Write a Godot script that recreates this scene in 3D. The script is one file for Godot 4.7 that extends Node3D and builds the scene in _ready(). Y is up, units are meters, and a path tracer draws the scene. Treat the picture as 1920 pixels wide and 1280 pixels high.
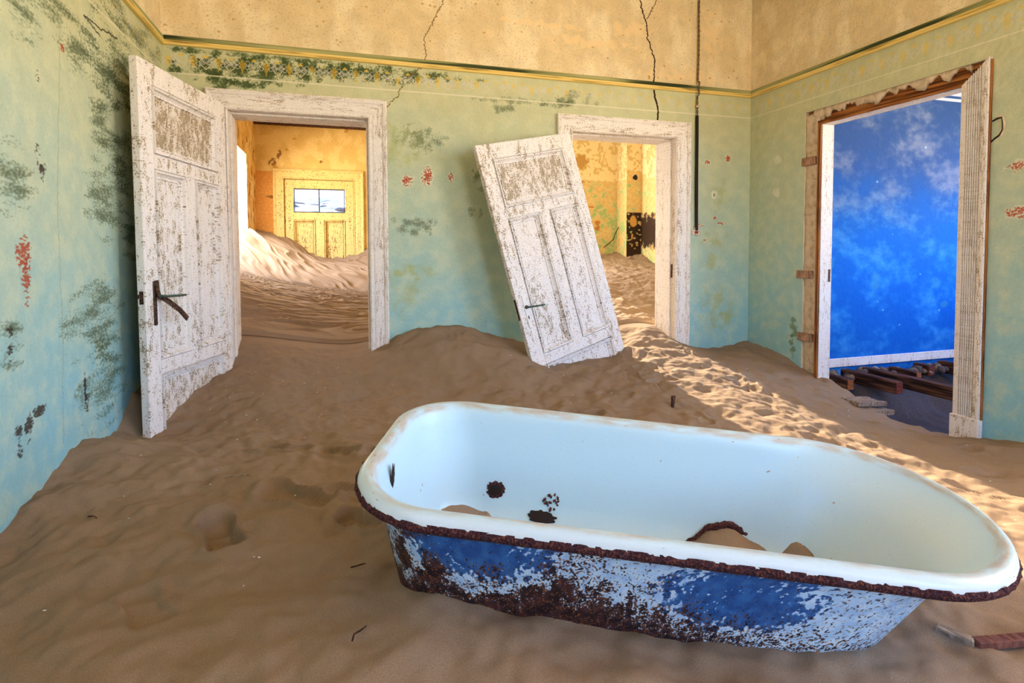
extends Node3D
# An abandoned room half filled with wind-blown sand: green plaster, two doorways in the back wall, a doorway to a blue room, a leaning door and an old bathtub.

# ---------------------------------------------------------------- layout (metres, y = 0 is the buried floor)
const XL := -1.156
const XR := 3.626
const ZB := -4.3
const ZJ := -4.63
const ZH := -8.2
const CEIL := 3.7

const LAY := Basis(Vector3(0, 1, 0), Vector3(-1, 0, 0), Vector3(0, 0, 1))   # a piece drawn along y, laid flat

var M := {}
var rng := RandomNumberGenerator.new()
var used := {}

func _ready() -> void:
	rng.seed = 7
	_camera_and_light()
	_materials()
	_main_room()
	_hall()
	_stove_room()
	_blue_room()
	_sand()
	_doors()
	_bathtub()
	_small_things()
	_outside()

# ---------------------------------------------------------------- camera, sky, sun
func _camera_and_light() -> void:
	var f := 1034.85
	var cam := Camera3D.new()
	cam.name = "camera"
	cam.near = 0.05
	cam.far = 400.0
	cam.projection = Camera3D.PROJECTION_FRUSTUM
	cam.keep_aspect = Camera3D.KEEP_HEIGHT
	cam.size = 1280.0 / f * cam.near
	cam.frustum_offset = Vector2(0, -(640.0 - 509.1) / f * cam.near)
	cam.position = Vector3(0, 1.22, 0)
	cam.basis = Basis(Vector3.UP, deg_to_rad(-16.926)) * Basis(Vector3.RIGHT, deg_to_rad(-2.308)) * Basis(Vector3.BACK, deg_to_rad(-0.211))
	add_child(cam)
	cam.current = true

	var env := Environment.new()
	env.background_mode = Environment.BG_SKY
	var sky := Sky.new()
	var sm := ProceduralSkyMaterial.new()
	sm.sky_top_color = Color(0.38, 0.65, 1.0)
	sm.sky_horizon_color = Color(0.83, 0.93, 1.0)
	sm.sky_curve = 0.18
	sm.ground_horizon_color = Color(1.0, 0.91, 0.77)
	sm.ground_bottom_color = Color(0.98, 0.88, 0.72)
	sm.ground_curve = 0.3
	sm.sun_angle_max = 1.0
	sky.sky_material = sm
	env.sky = sky
	env.background_energy_multiplier = 17.0
	env.tonemap_mode = Environment.TONE_MAPPER_LINEAR
	env.tonemap_exposure = 0.9
	env.sdfgi_enabled = true
	env.ssao_enabled = true
	env.ssil_enabled = true
	var we := WorldEnvironment.new()
	we.name = "world_environment"
	we.environment = env
	add_child(we)

	var sun := DirectionalLight3D.new()
	sun.name = "sun"
	sun.light_color = Color(1.0, 0.93, 0.82)
	sun.light_energy = 7.0
	sun.light_angular_distance = 0.8
	sun.shadow_enabled = true
	sun.sky_mode = DirectionalLight3D.SKY_MODE_LIGHT_ONLY
	var d := Vector3(0.0, -sin(deg_to_rad(22.0)), cos(deg_to_rad(22.0)))
	sun.basis = Basis.looking_at(d, Vector3.UP)
	add_child(sun)

# ---------------------------------------------------------------- scene-tree helpers
func uniq(n: String) -> String:
	if not used.has(n):
		used[n] = 0
		return n
	used[n] += 1
	return "%s_%03d" % [n, used[n]]

func tag(o: Node, label: String, category := "", group := "", kind := "") -> void:
	if label: o.set_meta("label", label)
	if category: o.set_meta("category", category)
	if group: o.set_meta("group", group)
	if kind: o.set_meta("kind", kind)

func thing(called: String, label: String, category: String, t := Transform3D(), group := "") -> Node3D:
	var o := Node3D.new()
	o.name = uniq(called)
	o.transform = t
	add_child(o, true)
	tag(o, label, category, group)
	return o

func part(called: String, mesh: Mesh, mat: Material, parent: Node, t := Transform3D()) -> MeshInstance3D:
	var o := MeshInstance3D.new()
	o.mesh = mesh
	o.transform = t
	if mat: o.material_override = mat
	if parent == self:
		o.name = uniq(called)
	else:
		o.name = called
	parent.add_child(o, true)
	return o

func struct(called: String, mesh: Mesh, mat: Material, label := "", category := "", t := Transform3D()) -> MeshInstance3D:
	var o := part(called, mesh, mat, self, t)
	tag(o, label, category, "", "structure")
	return o

# ---------------------------------------------------------------- mesh builder (front faces run clockwise)
class MB:
	var v := PackedVector3Array()
	var n := PackedVector3Array()
	var uv := PackedVector2Array()
	var idx := PackedInt32Array()
	var T := Transform3D()
	func poly(p: Array, out: Vector3, uvs: Array = []) -> void:
		var q := []
		for a in p: q.append(T * (a as Vector3))
		var o := (T.basis * out)
		var nn: Vector3 = (q[1] - q[0]).cross(q[2] - q[0])
		if nn.length_squared() < 1e-16 and q.size() > 3:
			nn = (q[2] - q[0]).cross(q[3] - q[0])
		nn = nn.normalized()
		var us := uvs.duplicate()
		if nn.dot(o) < 0.0:
			q.reverse()
			us.reverse()
			nn = -nn
		var b := v.size()
		for i in q.size():
			v.append(q[i]); n.append(nn)
			uv.append(us[i] if us.size() else Vector2.ZERO)
		for i in range(1, q.size() - 1):
			idx.append(b); idx.append(b + i + 1); idx.append(b + i)
	func box(c: Vector3, s: Vector3, b := 0.003) -> void:
		var h := s * 0.5
		b = minf(b, minf(h.x, minf(h.y, h.z)) * 0.9)
		for ax in 3:
			var a1 := (ax + 1) % 3
			var a2 := (ax + 2) % 3
			for sg in [-1.0, 1.0]:
				var ps := []
				for k in [[-1, -1], [1, -1], [1, 1], [-1, 1]]:
					var p := Vector3.ZERO
					p[ax] = sg * h[ax]; p[a1] = k[0] * (h[a1] - b); p[a2] = k[1] * (h[a2] - b)
					ps.append(c + p)
				var o := Vector3.ZERO
				o[ax] = sg
				poly(ps, o)
		if b <= 0.0: return
		for ax in 3:   # edges that run along ax
			var a1 := (ax + 1) % 3
			var a2 := (ax + 2) % 3
			for s1 in [-1.0, 1.0]:
				for s2 in [-1.0, 1.0]:
					var ps := []
					for k in [[-1.0, 0], [1.0, 0], [1.0, 1], [-1.0, 1]]:
						var p := Vector3.ZERO
						p[ax] = k[0] * (h[ax] - b)
						p[a1] = s1 * (h[a1] - (b if k[1] == 1 else 0.0))
						p[a2] = s2 * (h[a2] - (b if k[1] == 0 else 0.0))
						ps.append(c + p)
					var o := Vector3.ZERO
					o[a1] = s1; o[a2] = s2
					poly(ps, o)
		for sx in [-1.0, 1.0]:
			for sy in [-1.0, 1.0]:
				for sz in [-1.0, 1.0]:
					poly([c + Vector3(sx * h.x, sy * (h.y - b), sz * (h.z - b)), c + Vector3(sx * (h.x - b), sy * h.y, sz * (h.z - b)), c + Vector3(sx * (h.x - b), sy * (h.y - b), sz * h.z)], Vector3(sx, sy, sz))
	# profile in (x, z), drawn along y from y0 to y1; the ends are cut on the slant: y = y0 + k0 * x
	func extrude(pr: Array, y0: float, y1: float, k0 := 0.0, k1 := 0.0, out := Vector3(0, 0, 1)) -> void:
		var m := pr.size()
		var c := Vector2.ZERO
		for p in pr: c += p
		c /= m
		for i in m:
			var a: Vector2 = pr[i]
			var b: Vector2 = pr[(i + 1) % m]
			var e := b - a
			var o2 := Vector2(e.y, -e.x)
			if area(pr) < 0.0: o2 = -o2
			poly([Vector3(a.x, y0 + k0 * a.x, a.y), Vector3(b.x, y0 + k0 * b.x, b.y), Vector3(b.x, y1 + k1 * b.x, b.y), Vector3(a.x, y1 + k1 * a.x, a.y)], Vector3(o2.x, 0, o2.y))
		var tri := Geometry2D.triangulate_polygon(PackedVector2Array(pr))
		for i in range(0, tri.size(), 3):
			var p0 := []
			var p1 := []
			for j in 3:
				var q: Vector2 = pr[tri[i + j]]
				p0.append(Vector3(q.x, y0 + k0 * q.x, q.y)); p1.append(Vector3(q.x, y1 + k1 * q.x, q.y))
			poly(p0, Vector3.DOWN); poly(p1, Vector3.UP)
	func area(pr: Array) -> float:
		var s := 0.0
		for i in pr.size():
			s += (pr[i] as Vector2).cross(pr[(i + 1) % pr.size()])
		return s
	# rings of equal length joined into a skin
	func loft(rings: Array, closed := true, flip := false, uvs: Array = [], cap0 := false, cap1 := false) -> void:
		var b := v.size()
		var m: int = rings[0].size()
		for r in rings.size():
			for i in m:
				v.append(T * (rings[r][i] as Vector3)); n.append(Vector3.ZERO)
				uv.append(uvs[r][i] if uvs.size() else Vector2(float(i) / m, float(r) / maxi(1, rings.size() - 1)))
		var cnt := m if closed else m - 1
		var i0 := idx.size()
		for r in rings.size() - 1:
			for i in cnt:
				var a := b + r * m + i
				var c := b + r * m + (i + 1) % m
				var d := a + m
				var e := c + m
				if flip: idx.append_array(PackedInt32Array([a, d, c, c, d, e]))
				else: idx.append_array(PackedInt32Array([a, c, d, c, e, d]))
		for cp in 2:
			if (cp == 0 and cap0) or (cp == 1 and cap1):
				var ring: Array = Array(rings[0]) if cp == 0 else Array(rings[rings.size() - 1])
				var ctr := Vector3.ZERO
				for p in ring: ctr += p
				ctr /= m
				var k := v.size()
				v.append(T * ctr); n.append(Vector3.ZERO); uv.append(Vector2.ZERO)
				var rb := b + (0 if cp == 0 else (rings.size() - 1) * m)
				for i in m:
					var a := rb + i
					var c := rb + (i + 1) % m
					if (cp == 0) != flip: idx.append_array(PackedInt32Array([a, k, c]))
					else: idx.append_array(PackedInt32Array([a, c, k]))
		smooth(b, i0)
	func smooth(v0: int, i0: int) -> void:
		for k in range(i0, idx.size(), 3):
			var a := idx[k]; var c := idx[k + 1]; var d := idx[k + 2]
			var nn := (v[d] - v[a]).cross(v[c] - v[a])
			n[a] += nn; n[c] += nn; n[d] += nn
		for k in range(v0, n.size()):
			n[k] = n[k].normalized() if n[k].length_squared() > 1e-20 else Vector3.UP
	func tube(path: Array, rad: float, sides := 8, squash := 1.0) -> void:
		var rings := []
		var up := Vector3.UP
		for i in path.size():
			var t: Vector3 = (path[mini(i + 1, path.size() - 1)] - path[maxi(i - 1, 0)]).normalized()
			if absf(t.dot(up)) > 0.95: up = Vector3.RIGHT
			var s := t.cross(up).normalized()
			var u := s.cross(t).normalized()
			up = u
			var ring := []
			for k in sides:
				var a := TAU * k / sides
				ring.append(path[i] + s * cos(a) * rad + u * sin(a) * rad * squash)
			rings.append(ring)
		loft(rings, true, false, [], true, true)
	func mesh() -> ArrayMesh:
		return add_to(ArrayMesh.new())
	func add_to(am: ArrayMesh) -> ArrayMesh:
		var a := []
		a.resize(Mesh.ARRAY_MAX)
		a[Mesh.ARRAY_VERTEX] = v
		a[Mesh.ARRAY_NORMAL] = n
		a[Mesh.ARRAY_TEX_UV] = uv
		a[Mesh.ARRAY_INDEX] = idx
		am.add_surface_from_arrays(Mesh.PRIMITIVE_TRIANGLES, a)
		return am

func box_mesh(c: Vector3, s: Vector3, b := 0.003) -> ArrayMesh:
	var m := MB.new()
	m.box(c, s, b)
	return m.mesh()

# A wall with rectangular openings. Front side towards nrm; its texture covers tw x th metres.
func wall(called: String, label: String, o: Vector3, u: Vector3, nrm: Vector3, length: float, height: float, thick: float, holes: Array, front: Material, back: Material, tw := 1.0, th := 1.0) -> MeshInstance3D:
	var us := [0.0, length]
	var vs := [0.0, height]
	for h in holes:
		us.append(h.position.x); us.append(h.end.x)
		vs.append(h.position.y); vs.append(h.end.y)
	us.sort(); vs.sort()
	var f := MB.new()
	var r := MB.new()
	var at := func(a: float, b: float, c: float) -> Vector3: return o + u * a + Vector3.UP * b - nrm * c
	var open := func(a: float, b: float) -> bool:
		if a < 0.0 or b < 0.0 or a > length or b > height: return true
		for h in holes:
			if a > h.position.x and a < h.end.x and b > h.position.y and b < h.end.y: return true
		return false
	for i in us.size() - 1:
		for j in vs.size() - 1:
			var a0: float = us[i]; var a1: float = us[i + 1]
			var b0: float = vs[j]; var b1: float = vs[j + 1]
			if a1 - a0 < 1e-5 or b1 - b0 < 1e-5: continue
			if open.call((a0 + a1) / 2, (b0 + b1) / 2): continue
			var uvs := []
			for q in [[a0, b0], [a1, b0], [a1, b1], [a0, b1]]: uvs.append(Vector2(q[0] / tw, 1.0 - q[1] / th))
			f.poly([at.call(a0, b0, 0.0), at.call(a1, b0, 0.0), at.call(a1, b1, 0.0), at.call(a0, b1, 0.0)], nrm, uvs)
			r.poly([at.call(a0, b0, thick), at.call(a1, b0, thick), at.call(a1, b1, thick), at.call(a0, b1, thick)], -nrm, uvs)
			var e := 0.0005
			if open.call(a0 - e, (b0 + b1) / 2): r.poly([at.call(a0, b0, 0.0), at.call(a0, b1, 0.0), at.call(a0, b1, thick), at.call(a0, b0, thick)], -u)
			if open.call(a1 + e, (b0 + b1) / 2): r.poly([at.call(a1, b0, 0.0), at.call(a1, b1, 0.0), at.call(a1, b1, thick), at.call(a1, b0, thick)], u)
			if open.call((a0 + a1) / 2, b0 - e): r.poly([at.call(a0, b0, 0.0), at.call(a1, b0, 0.0), at.call(a1, b0, thick), at.call(a0, b0, thick)], Vector3.DOWN)
			if open.call((a0 + a1) / 2, b1 + e): r.poly([at.call(a0, b1, 0.0), at.call(a1, b1, 0.0), at.call(a1, b1, thick), at.call(a0, b1, thick)], Vector3.UP)
	var am := f.mesh()
	r.add_to(am)
	am.surface_set_material(0, front)
	am.surface_set_material(1, back)
	var w := part(called, am, null, self)
	tag(w, label, "wall", "", "structure")
	return w

# ---------------------------------------------------------------- textures
func noise8(sd: int, freq: float, w: int, h: int, oct := 4, kind := FastNoiseLite.TYPE_SIMPLEX_SMOOTH, sx := 1, sy := 1, seamless := false, fractal := FastNoiseLite.FRACTAL_FBM) -> PackedByteArray:
	var f := FastNoiseLite.new()
	f.seed = sd
	f.noise_type = kind
	f.frequency = freq
	f.fractal_type = fractal
	f.fractal_octaves = oct
	var im: Image
	if seamless: im = f.get_seamless_image(w / sx, h / sy, false, false, 0.12, true)
	else: im = f.get_image(w / sx, h / sy, false, false, true)
	im.convert(Image.FORMAT_L8)
	if sx > 1 or sy > 1: im.resize(w, h, Image.INTERPOLATE_CUBIC)
	return im.get_data()

func tex(buf: PackedByteArray, w: int, h: int, fmt := Image.FORMAT_RGB8) -> ImageTexture:
	return ImageTexture.create_from_image(Image.create_from_data(w, h, false, fmt, buf))

func sstep(a: float, b: float, x: float) -> float:
	var t := clampf((x - a) / (b - a), 0.0, 1.0)
	return t * t * (3.0 - 2.0 * t)

# a painted surface of plaster; bands: list of [y, Color] from below upwards (metres)
class Sheet:
	var w := 0
	var h := 0
	var wm := 1.0
	var hm := 1.0
	var b := PackedByteArray()
	var nz := PackedByteArray()
	var nf := PackedByteArray()
	func put(i: int, c: Color, a: float) -> void:
		var k := i * 3
		b[k] = int(lerpf(b[k], c.r8, a)); b[k + 1] = int(lerpf(b[k + 1], c.g8, a)); b[k + 2] = int(lerpf(b[k + 2], c.b8, a))
	func stain(X: float, Y: float, rx: float, ry: float, c: Color, strength := 0.8, rough := 1.6, gain := 1.6, fleck := 0.0) -> void:
		var x0 := maxi(0, int((X - rx * 1.3) / wm * w)); var x1 := mini(w - 1, int((X + rx * 1.3) / wm * w))
		var y0 := maxi(0, int((1.0 - (Y + ry * 1.3) / hm) * h)); var y1 := mini(h - 1, int((1.0 - (Y - ry * 1.3) / hm) * h))
		for y in range(y0, y1 + 1):
			var dy := (hm * (1.0 - (y + 0.5) / h) - Y)
			for x in range(x0, x1 + 1):
				var dx := (wm * (x + 0.5) / w - X) / rx
				var e := 1.0 - (dx * dx + dy * dy / (ry * ry))
				if e < -0.4: continue
				var a := (e * 0.9 + (nz[y * w + x] / 127.5 - 1.0) * rough) * gain - 0.15
				if fleck > 0.0 and nf.size(): a += (nf[y * w + x] / 127.5 - 1.0) * fleck
				if a > 0.0: put(y * w + x, c, minf(a, 1.0) * strength)
	func line(pts: Array, wid: float, c: Color, strength := 0.9, jit := 0.006, sd := 1) -> void:
		var r := RandomNumberGenerator.new()
		r.seed = sd
		for s in pts.size() - 1:
			var p: Vector2 = pts[s]
			var q: Vector2 = pts[s + 1]
			var cnt := int(p.distance_to(q) / (wm / w) * 1.5) + 2
			var off := Vector2.ZERO
			for i in cnt:
				off = off * 0.9 + Vector2(r.randf_range(-1, 1), r.randf_range(-1, 1)) * jit * 0.35
				var m: Vector2 = p.lerp(q, float(i) / cnt) + off
				var rad := wid * r.randf_range(0.5, 1.2) / wm * w
				var cx := m.x / wm * w
				var cy := (1.0 - m.y / hm) * h
				for y in range(maxi(0, int(cy - rad - 1)), mini(h, int(cy + rad + 2))):
					for x in range(maxi(0, int(cx - rad - 1)), mini(w, int(cx + rad + 2))):
						var d := Vector2(x + 0.5 - cx, y + 0.5 - cy).length()
						if d < rad + 0.5: put(y * w + x, c, strength * clampf(rad + 0.5 - d, 0.0, 1.0))

func plaster(w: int, h: int, wm: float, hm: float, sd: int, k := 1.0, flat := 1) -> Sheet:
	var s := Sheet.new()
	s.w = w; s.h = h; s.wm = wm; s.hm = hm
	var n1 := noise8(sd, 0.006 * k, w, h, 4)
	var n2 := noise8(sd + 1, 0.02 * k, w, h, 5)
	var n3 := noise8(sd + 2, 0.16 * k, w, h, 3)
	var n4 := noise8(sd + 3, 0.012 * k, w, h, 4, FastNoiseLite.TYPE_SIMPLEX_SMOOTH, 1, 4)
	s.nz = noise8(sd + 4, 0.03 * k, w, h, 7, FastNoiseLite.TYPE_SIMPLEX_SMOOTH, flat, 1)
	s.nf = noise8(sd + 5, 0.17 * k, w, h, 4, FastNoiseLite.TYPE_SIMPLEX_SMOOTH, mini(flat, 2), 1)
	var b := PackedByteArray()
	b.resize(w * h * 3)
	var lo := Color8(136, 194, 210)  # aqua low down: cool light on the lower wall put into the colour
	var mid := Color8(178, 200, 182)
	var hi := Color8(196, 198, 160)  # olive high up: warm bounced light put into the colour
	var dust := Color8(206, 204, 168)
	for y in h:
		var Y := hm * (1.0 - (y + 0.5) / h)
		for x in w:
			var i := y * w + x
			var a := n1[i] / 255.0
			var m := n2[i] / 255.0
			var c: Color
			var g := n3[i] / 255.0
			if Y > 2.66:
				c = Color8(222, 204, 166).lerp(Color8(236, 222, 190), sstep(0.40, 0.68, a * 0.5 + n4[i] / 510.0))
				c = c.lerp(Color8(206, 166, 104), sstep(0.66, 0.72, g) * 0.5)
				c = c * (0.96 + 0.08 * m)
			else:
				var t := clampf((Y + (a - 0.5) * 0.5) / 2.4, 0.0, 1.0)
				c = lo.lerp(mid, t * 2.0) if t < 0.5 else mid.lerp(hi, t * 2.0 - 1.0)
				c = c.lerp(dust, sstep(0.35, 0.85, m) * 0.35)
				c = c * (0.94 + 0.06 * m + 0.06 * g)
			b[i * 3] = mini(255, int(c.r * 255)); b[i * 3 + 1] = mini(255, int(c.g * 255)); b[i * 3 + 2] = mini(255, int(c.b * 255))
	s.b = b
	return s

# the stencilled frieze of grapes and scrolls, under the picture rail
func frieze(s: Sheet, x_first: float, strength: Callable) -> void:
	var y0 := int((1.0 - 2.60 / s.hm) * s.h)
	var y1 := int((1.0 - 2.41 / s.hm) * s.h)
	var lilac := Color8(208, 204, 196)
	var gold := Color8(236, 190, 64)
	var white := Color8(226, 220, 200)
	for y in range(y0, y1):
		var Y := s.hm * (1.0 - (y + 0.5) / s.h)
		for x in s.w:
			var X := s.wm * (x + 0.5) / s.w
			var i := y * s.w + x
			if absf(Y - 2.425) < 0.0045: s.put(i, white, 0.75)
			var k: float = strength.call(X)
			var worn := clampf((s.nz[i] / 255.0 - 0.25) * 6.0, 0.0, 1.0)
			if k <= 0.02: continue
			var u := fposmod((X - x_first) / 0.153, 1.0)
			if u > 0.5: u = 1.0 - u          # mirrored: 0 grape, 0.5 middle of the scroll
			var q := (Y - 2.46) / 0.10       # 0 bottom, 1 top of the band
			if q < -0.1 or q > 1.1: continue
			var du := u * 0.153
			if u < 0.17 and q < 0.95:        # grapes, a triangle of dots
				var half := 0.022 * clampf(q * 1.4, 0.0, 1.0) * (1.0 if q < 0.6 else (0.95 - q) / 0.35)
				var gx := fposmod(du / 0.0085 + floorf(q * 11.0) * 0.5, 1.0) - 0.5
				var gy := fposmod(q * 11.0, 1.0) - 0.5
				if du < half + 0.003 and gx * gx + gy * gy < 0.14: s.put(i, gold, k * worn)
			var p := Vector2((0.5 - u) * 1.53, q)
			if q > 0.86 and q < 1.02 and p.x < 0.2 * (1.05 - q) * 5.0: s.put(i, gold, 0.8 * k * worn)
			if absf(q - (0.06 + p.x * 0.9)) < 0.035 and p.x < 0.3: s.put(i, lilac, k * worn)
			if q < 0.26 and q > 0.14 and p.x < (q - 0.12) * 0.5: s.put(i, gold, k * worn * 0.8)
			for cc in [[0.20, 0.52, 0.17], [0.20, 0.52, 0.09], [0.42, 0.72, 0.14], [0.05, 0.66, 0.16], [0.46, 0.40, 0.12]]:
				var d: float = p.distance_to(Vector2(cc[0], cc[1])) - cc[2]
				if absf(d) < 0.022 and fposmod(atan2(p.y - cc[1], p.x - cc[0]) * 2.6 + cc[2] * 40.0, 1.0) < 0.72: s.put(i, lilac, k * worn)

func sheet_mat(s: Sheet, rough := 0.92, bump: Texture2D = null) -> StandardMaterial3D:
	var m := StandardMaterial3D.new()
	m.albedo_texture = tex(s.b, s.w, s.h)
	m.roughness = rough
	m.metallic_specular = 0.25
	if bump:
		m.heightmap_enabled = true
		m.heightmap_texture = bump
		m.heightmap_scale = 0.3
	return m

func plain(c: Color, rough := 0.85, spec := 0.3) -> StandardMaterial3D:
	var m := StandardMaterial3D.new()
	m.albedo_color = c
	m.roughness = rough
	m.metallic_specular = spec
	return m

# flaking paint over bare wood; more(x, y) in metres says where more of it has come off
func flaking(w: int, h: int, sd: int, coat: Color, bare: Color, wm: float, hm: float, seamless: bool, more: Callable) -> Array:
	var n1 := noise8(sd, 6.0 / w, w, h, 4, FastNoiseLite.TYPE_SIMPLEX_SMOOTH, 1, 4, seamless)
	var n2 := noise8(sd + 1, 22.0 / w, w, h, 6, FastNoiseLite.TYPE_SIMPLEX_SMOOTH, 1, 2, seamless)
	var n3 := noise8(sd + 2, 0.15, w, h, 5, FastNoiseLite.TYPE_SIMPLEX_SMOOTH, 1, 1, seamless)
	var gr := noise8(sd + 3, 0.09, w, h, 4, FastNoiseLite.TYPE_SIMPLEX_SMOOTH, 1, 8, seamless)
	var b := PackedByteArray()
	b.resize(w * h * 3)
	var hb := PackedByteArray()
	hb.resize(w * h)
	var dark := bare.darkened(0.45)
	var grey := Color(bare.v, bare.v, bare.v).lerp(bare, 0.35)
	for y in h:
		var Y := hm * (y + 0.5) / h
		for x in w:
			var i := y * w + x
			var off: float = more.call(wm * (x + 0.5) / w, Y)
			var p := n1[i] / 255.0 * 0.34 + n2[i] / 255.0 * 0.48 + n3[i] / 255.0 * 0.66 - 0.895 + off * 0.55
			var a := clampf(p * 15.0, 0.0, 1.0)
			var g := gr[i] / 255.0
			var wood := bare.lerp(grey, 0.55 * n1[i] / 255.0).lerp(dark, clampf((g - 0.55) * 1.6, 0.0, 0.5))
			var c := coat * (0.95 + 0.05 * g)
			c = c.lerp(bare.lerp(coat, 0.38), clampf((off + 0.01) * 2.8 + (n2[i] / 255.0 - 0.5) * 1.1 + (n1[i] / 255.0 - 0.5) * 0.8, 0.0, 1.0) * 0.7)
			if p > -0.05 and p < 0.02: c = c.lerp(Color8(176, 150, 122), 0.35)
			c = c.lerp(wood, a)
			if a > 0.05 and a < 0.75: c = c.darkened(0.22)  # flake edges outlined darker, their edge shade painted in
			if n3[i] > 192 and p > -0.14: c = c.lerp(Color8(112, 84, 64), clampf((n3[i] - 192) / 22.0, 0.0, 0.85))
			b[i * 3] = int(c.r * 255); b[i * 3 + 1] = int(c.g * 255); b[i * 3 + 2] = int(c.b * 255)
			hb[i] = int((1.0 - a) * 120.0 + g * 50.0)
	return [tex(b, w, h), tex(hb, w, h, Image.FORMAT_L8)]

func flaking_mat(t: Array, bump := 0.12) -> StandardMaterial3D:
	var m := StandardMaterial3D.new()
	m.albedo_texture = t[0]
	m.roughness = 0.78
	m.metallic_specular = 0.3
	m.heightmap_enabled = true
	m.heightmap_texture = t[1]
	m.heightmap_scale = bump
	return m

func ramp(sd: int, w: int, h: int, freq: float, stops: Array, oct := 4, sx := 1, sy := 1, contrast := 1.0) -> ImageTexture:
	var n := noise8(sd, freq, w, h, oct, FastNoiseLite.TYPE_SIMPLEX_SMOOTH, sx, sy, true)
	var g := Gradient.new()
	g.offsets = PackedFloat32Array(stops.map(func(s): return s[0]))
	g.colors = PackedColorArray(stops.map(func(s): return s[1]))
	var lut := []
	for i in 256: lut.append(g.sample(clampf((i / 255.0 - 0.5) * contrast + 0.5, 0.0, 1.0)))
	var b := PackedByteArray()
	b.resize(w * h * 3)
	for i in w * h:
		var c: Color = lut[n[i]]
		b[i * 3] = c.r8; b[i * 3 + 1] = c.g8; b[i * 3 + 2] = c.b8
	return tex(b, w, h)

func tri(t: Texture2D, scale: Vector3, rough := 0.85, bump: Texture2D = null, depth := 0.2, world := false) -> StandardMaterial3D:
	var m := StandardMaterial3D.new()
	m.albedo_texture = t
	m.roughness = rough
	m.metallic_specular = 0.3
	m.uv1_triplanar = true
	m.uv1_world_triplanar = world
	m.uv1_scale = scale
	if bump:
		m.heightmap_enabled = true
		m.heightmap_texture = bump
		m.heightmap_scale = depth
	return m

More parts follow.
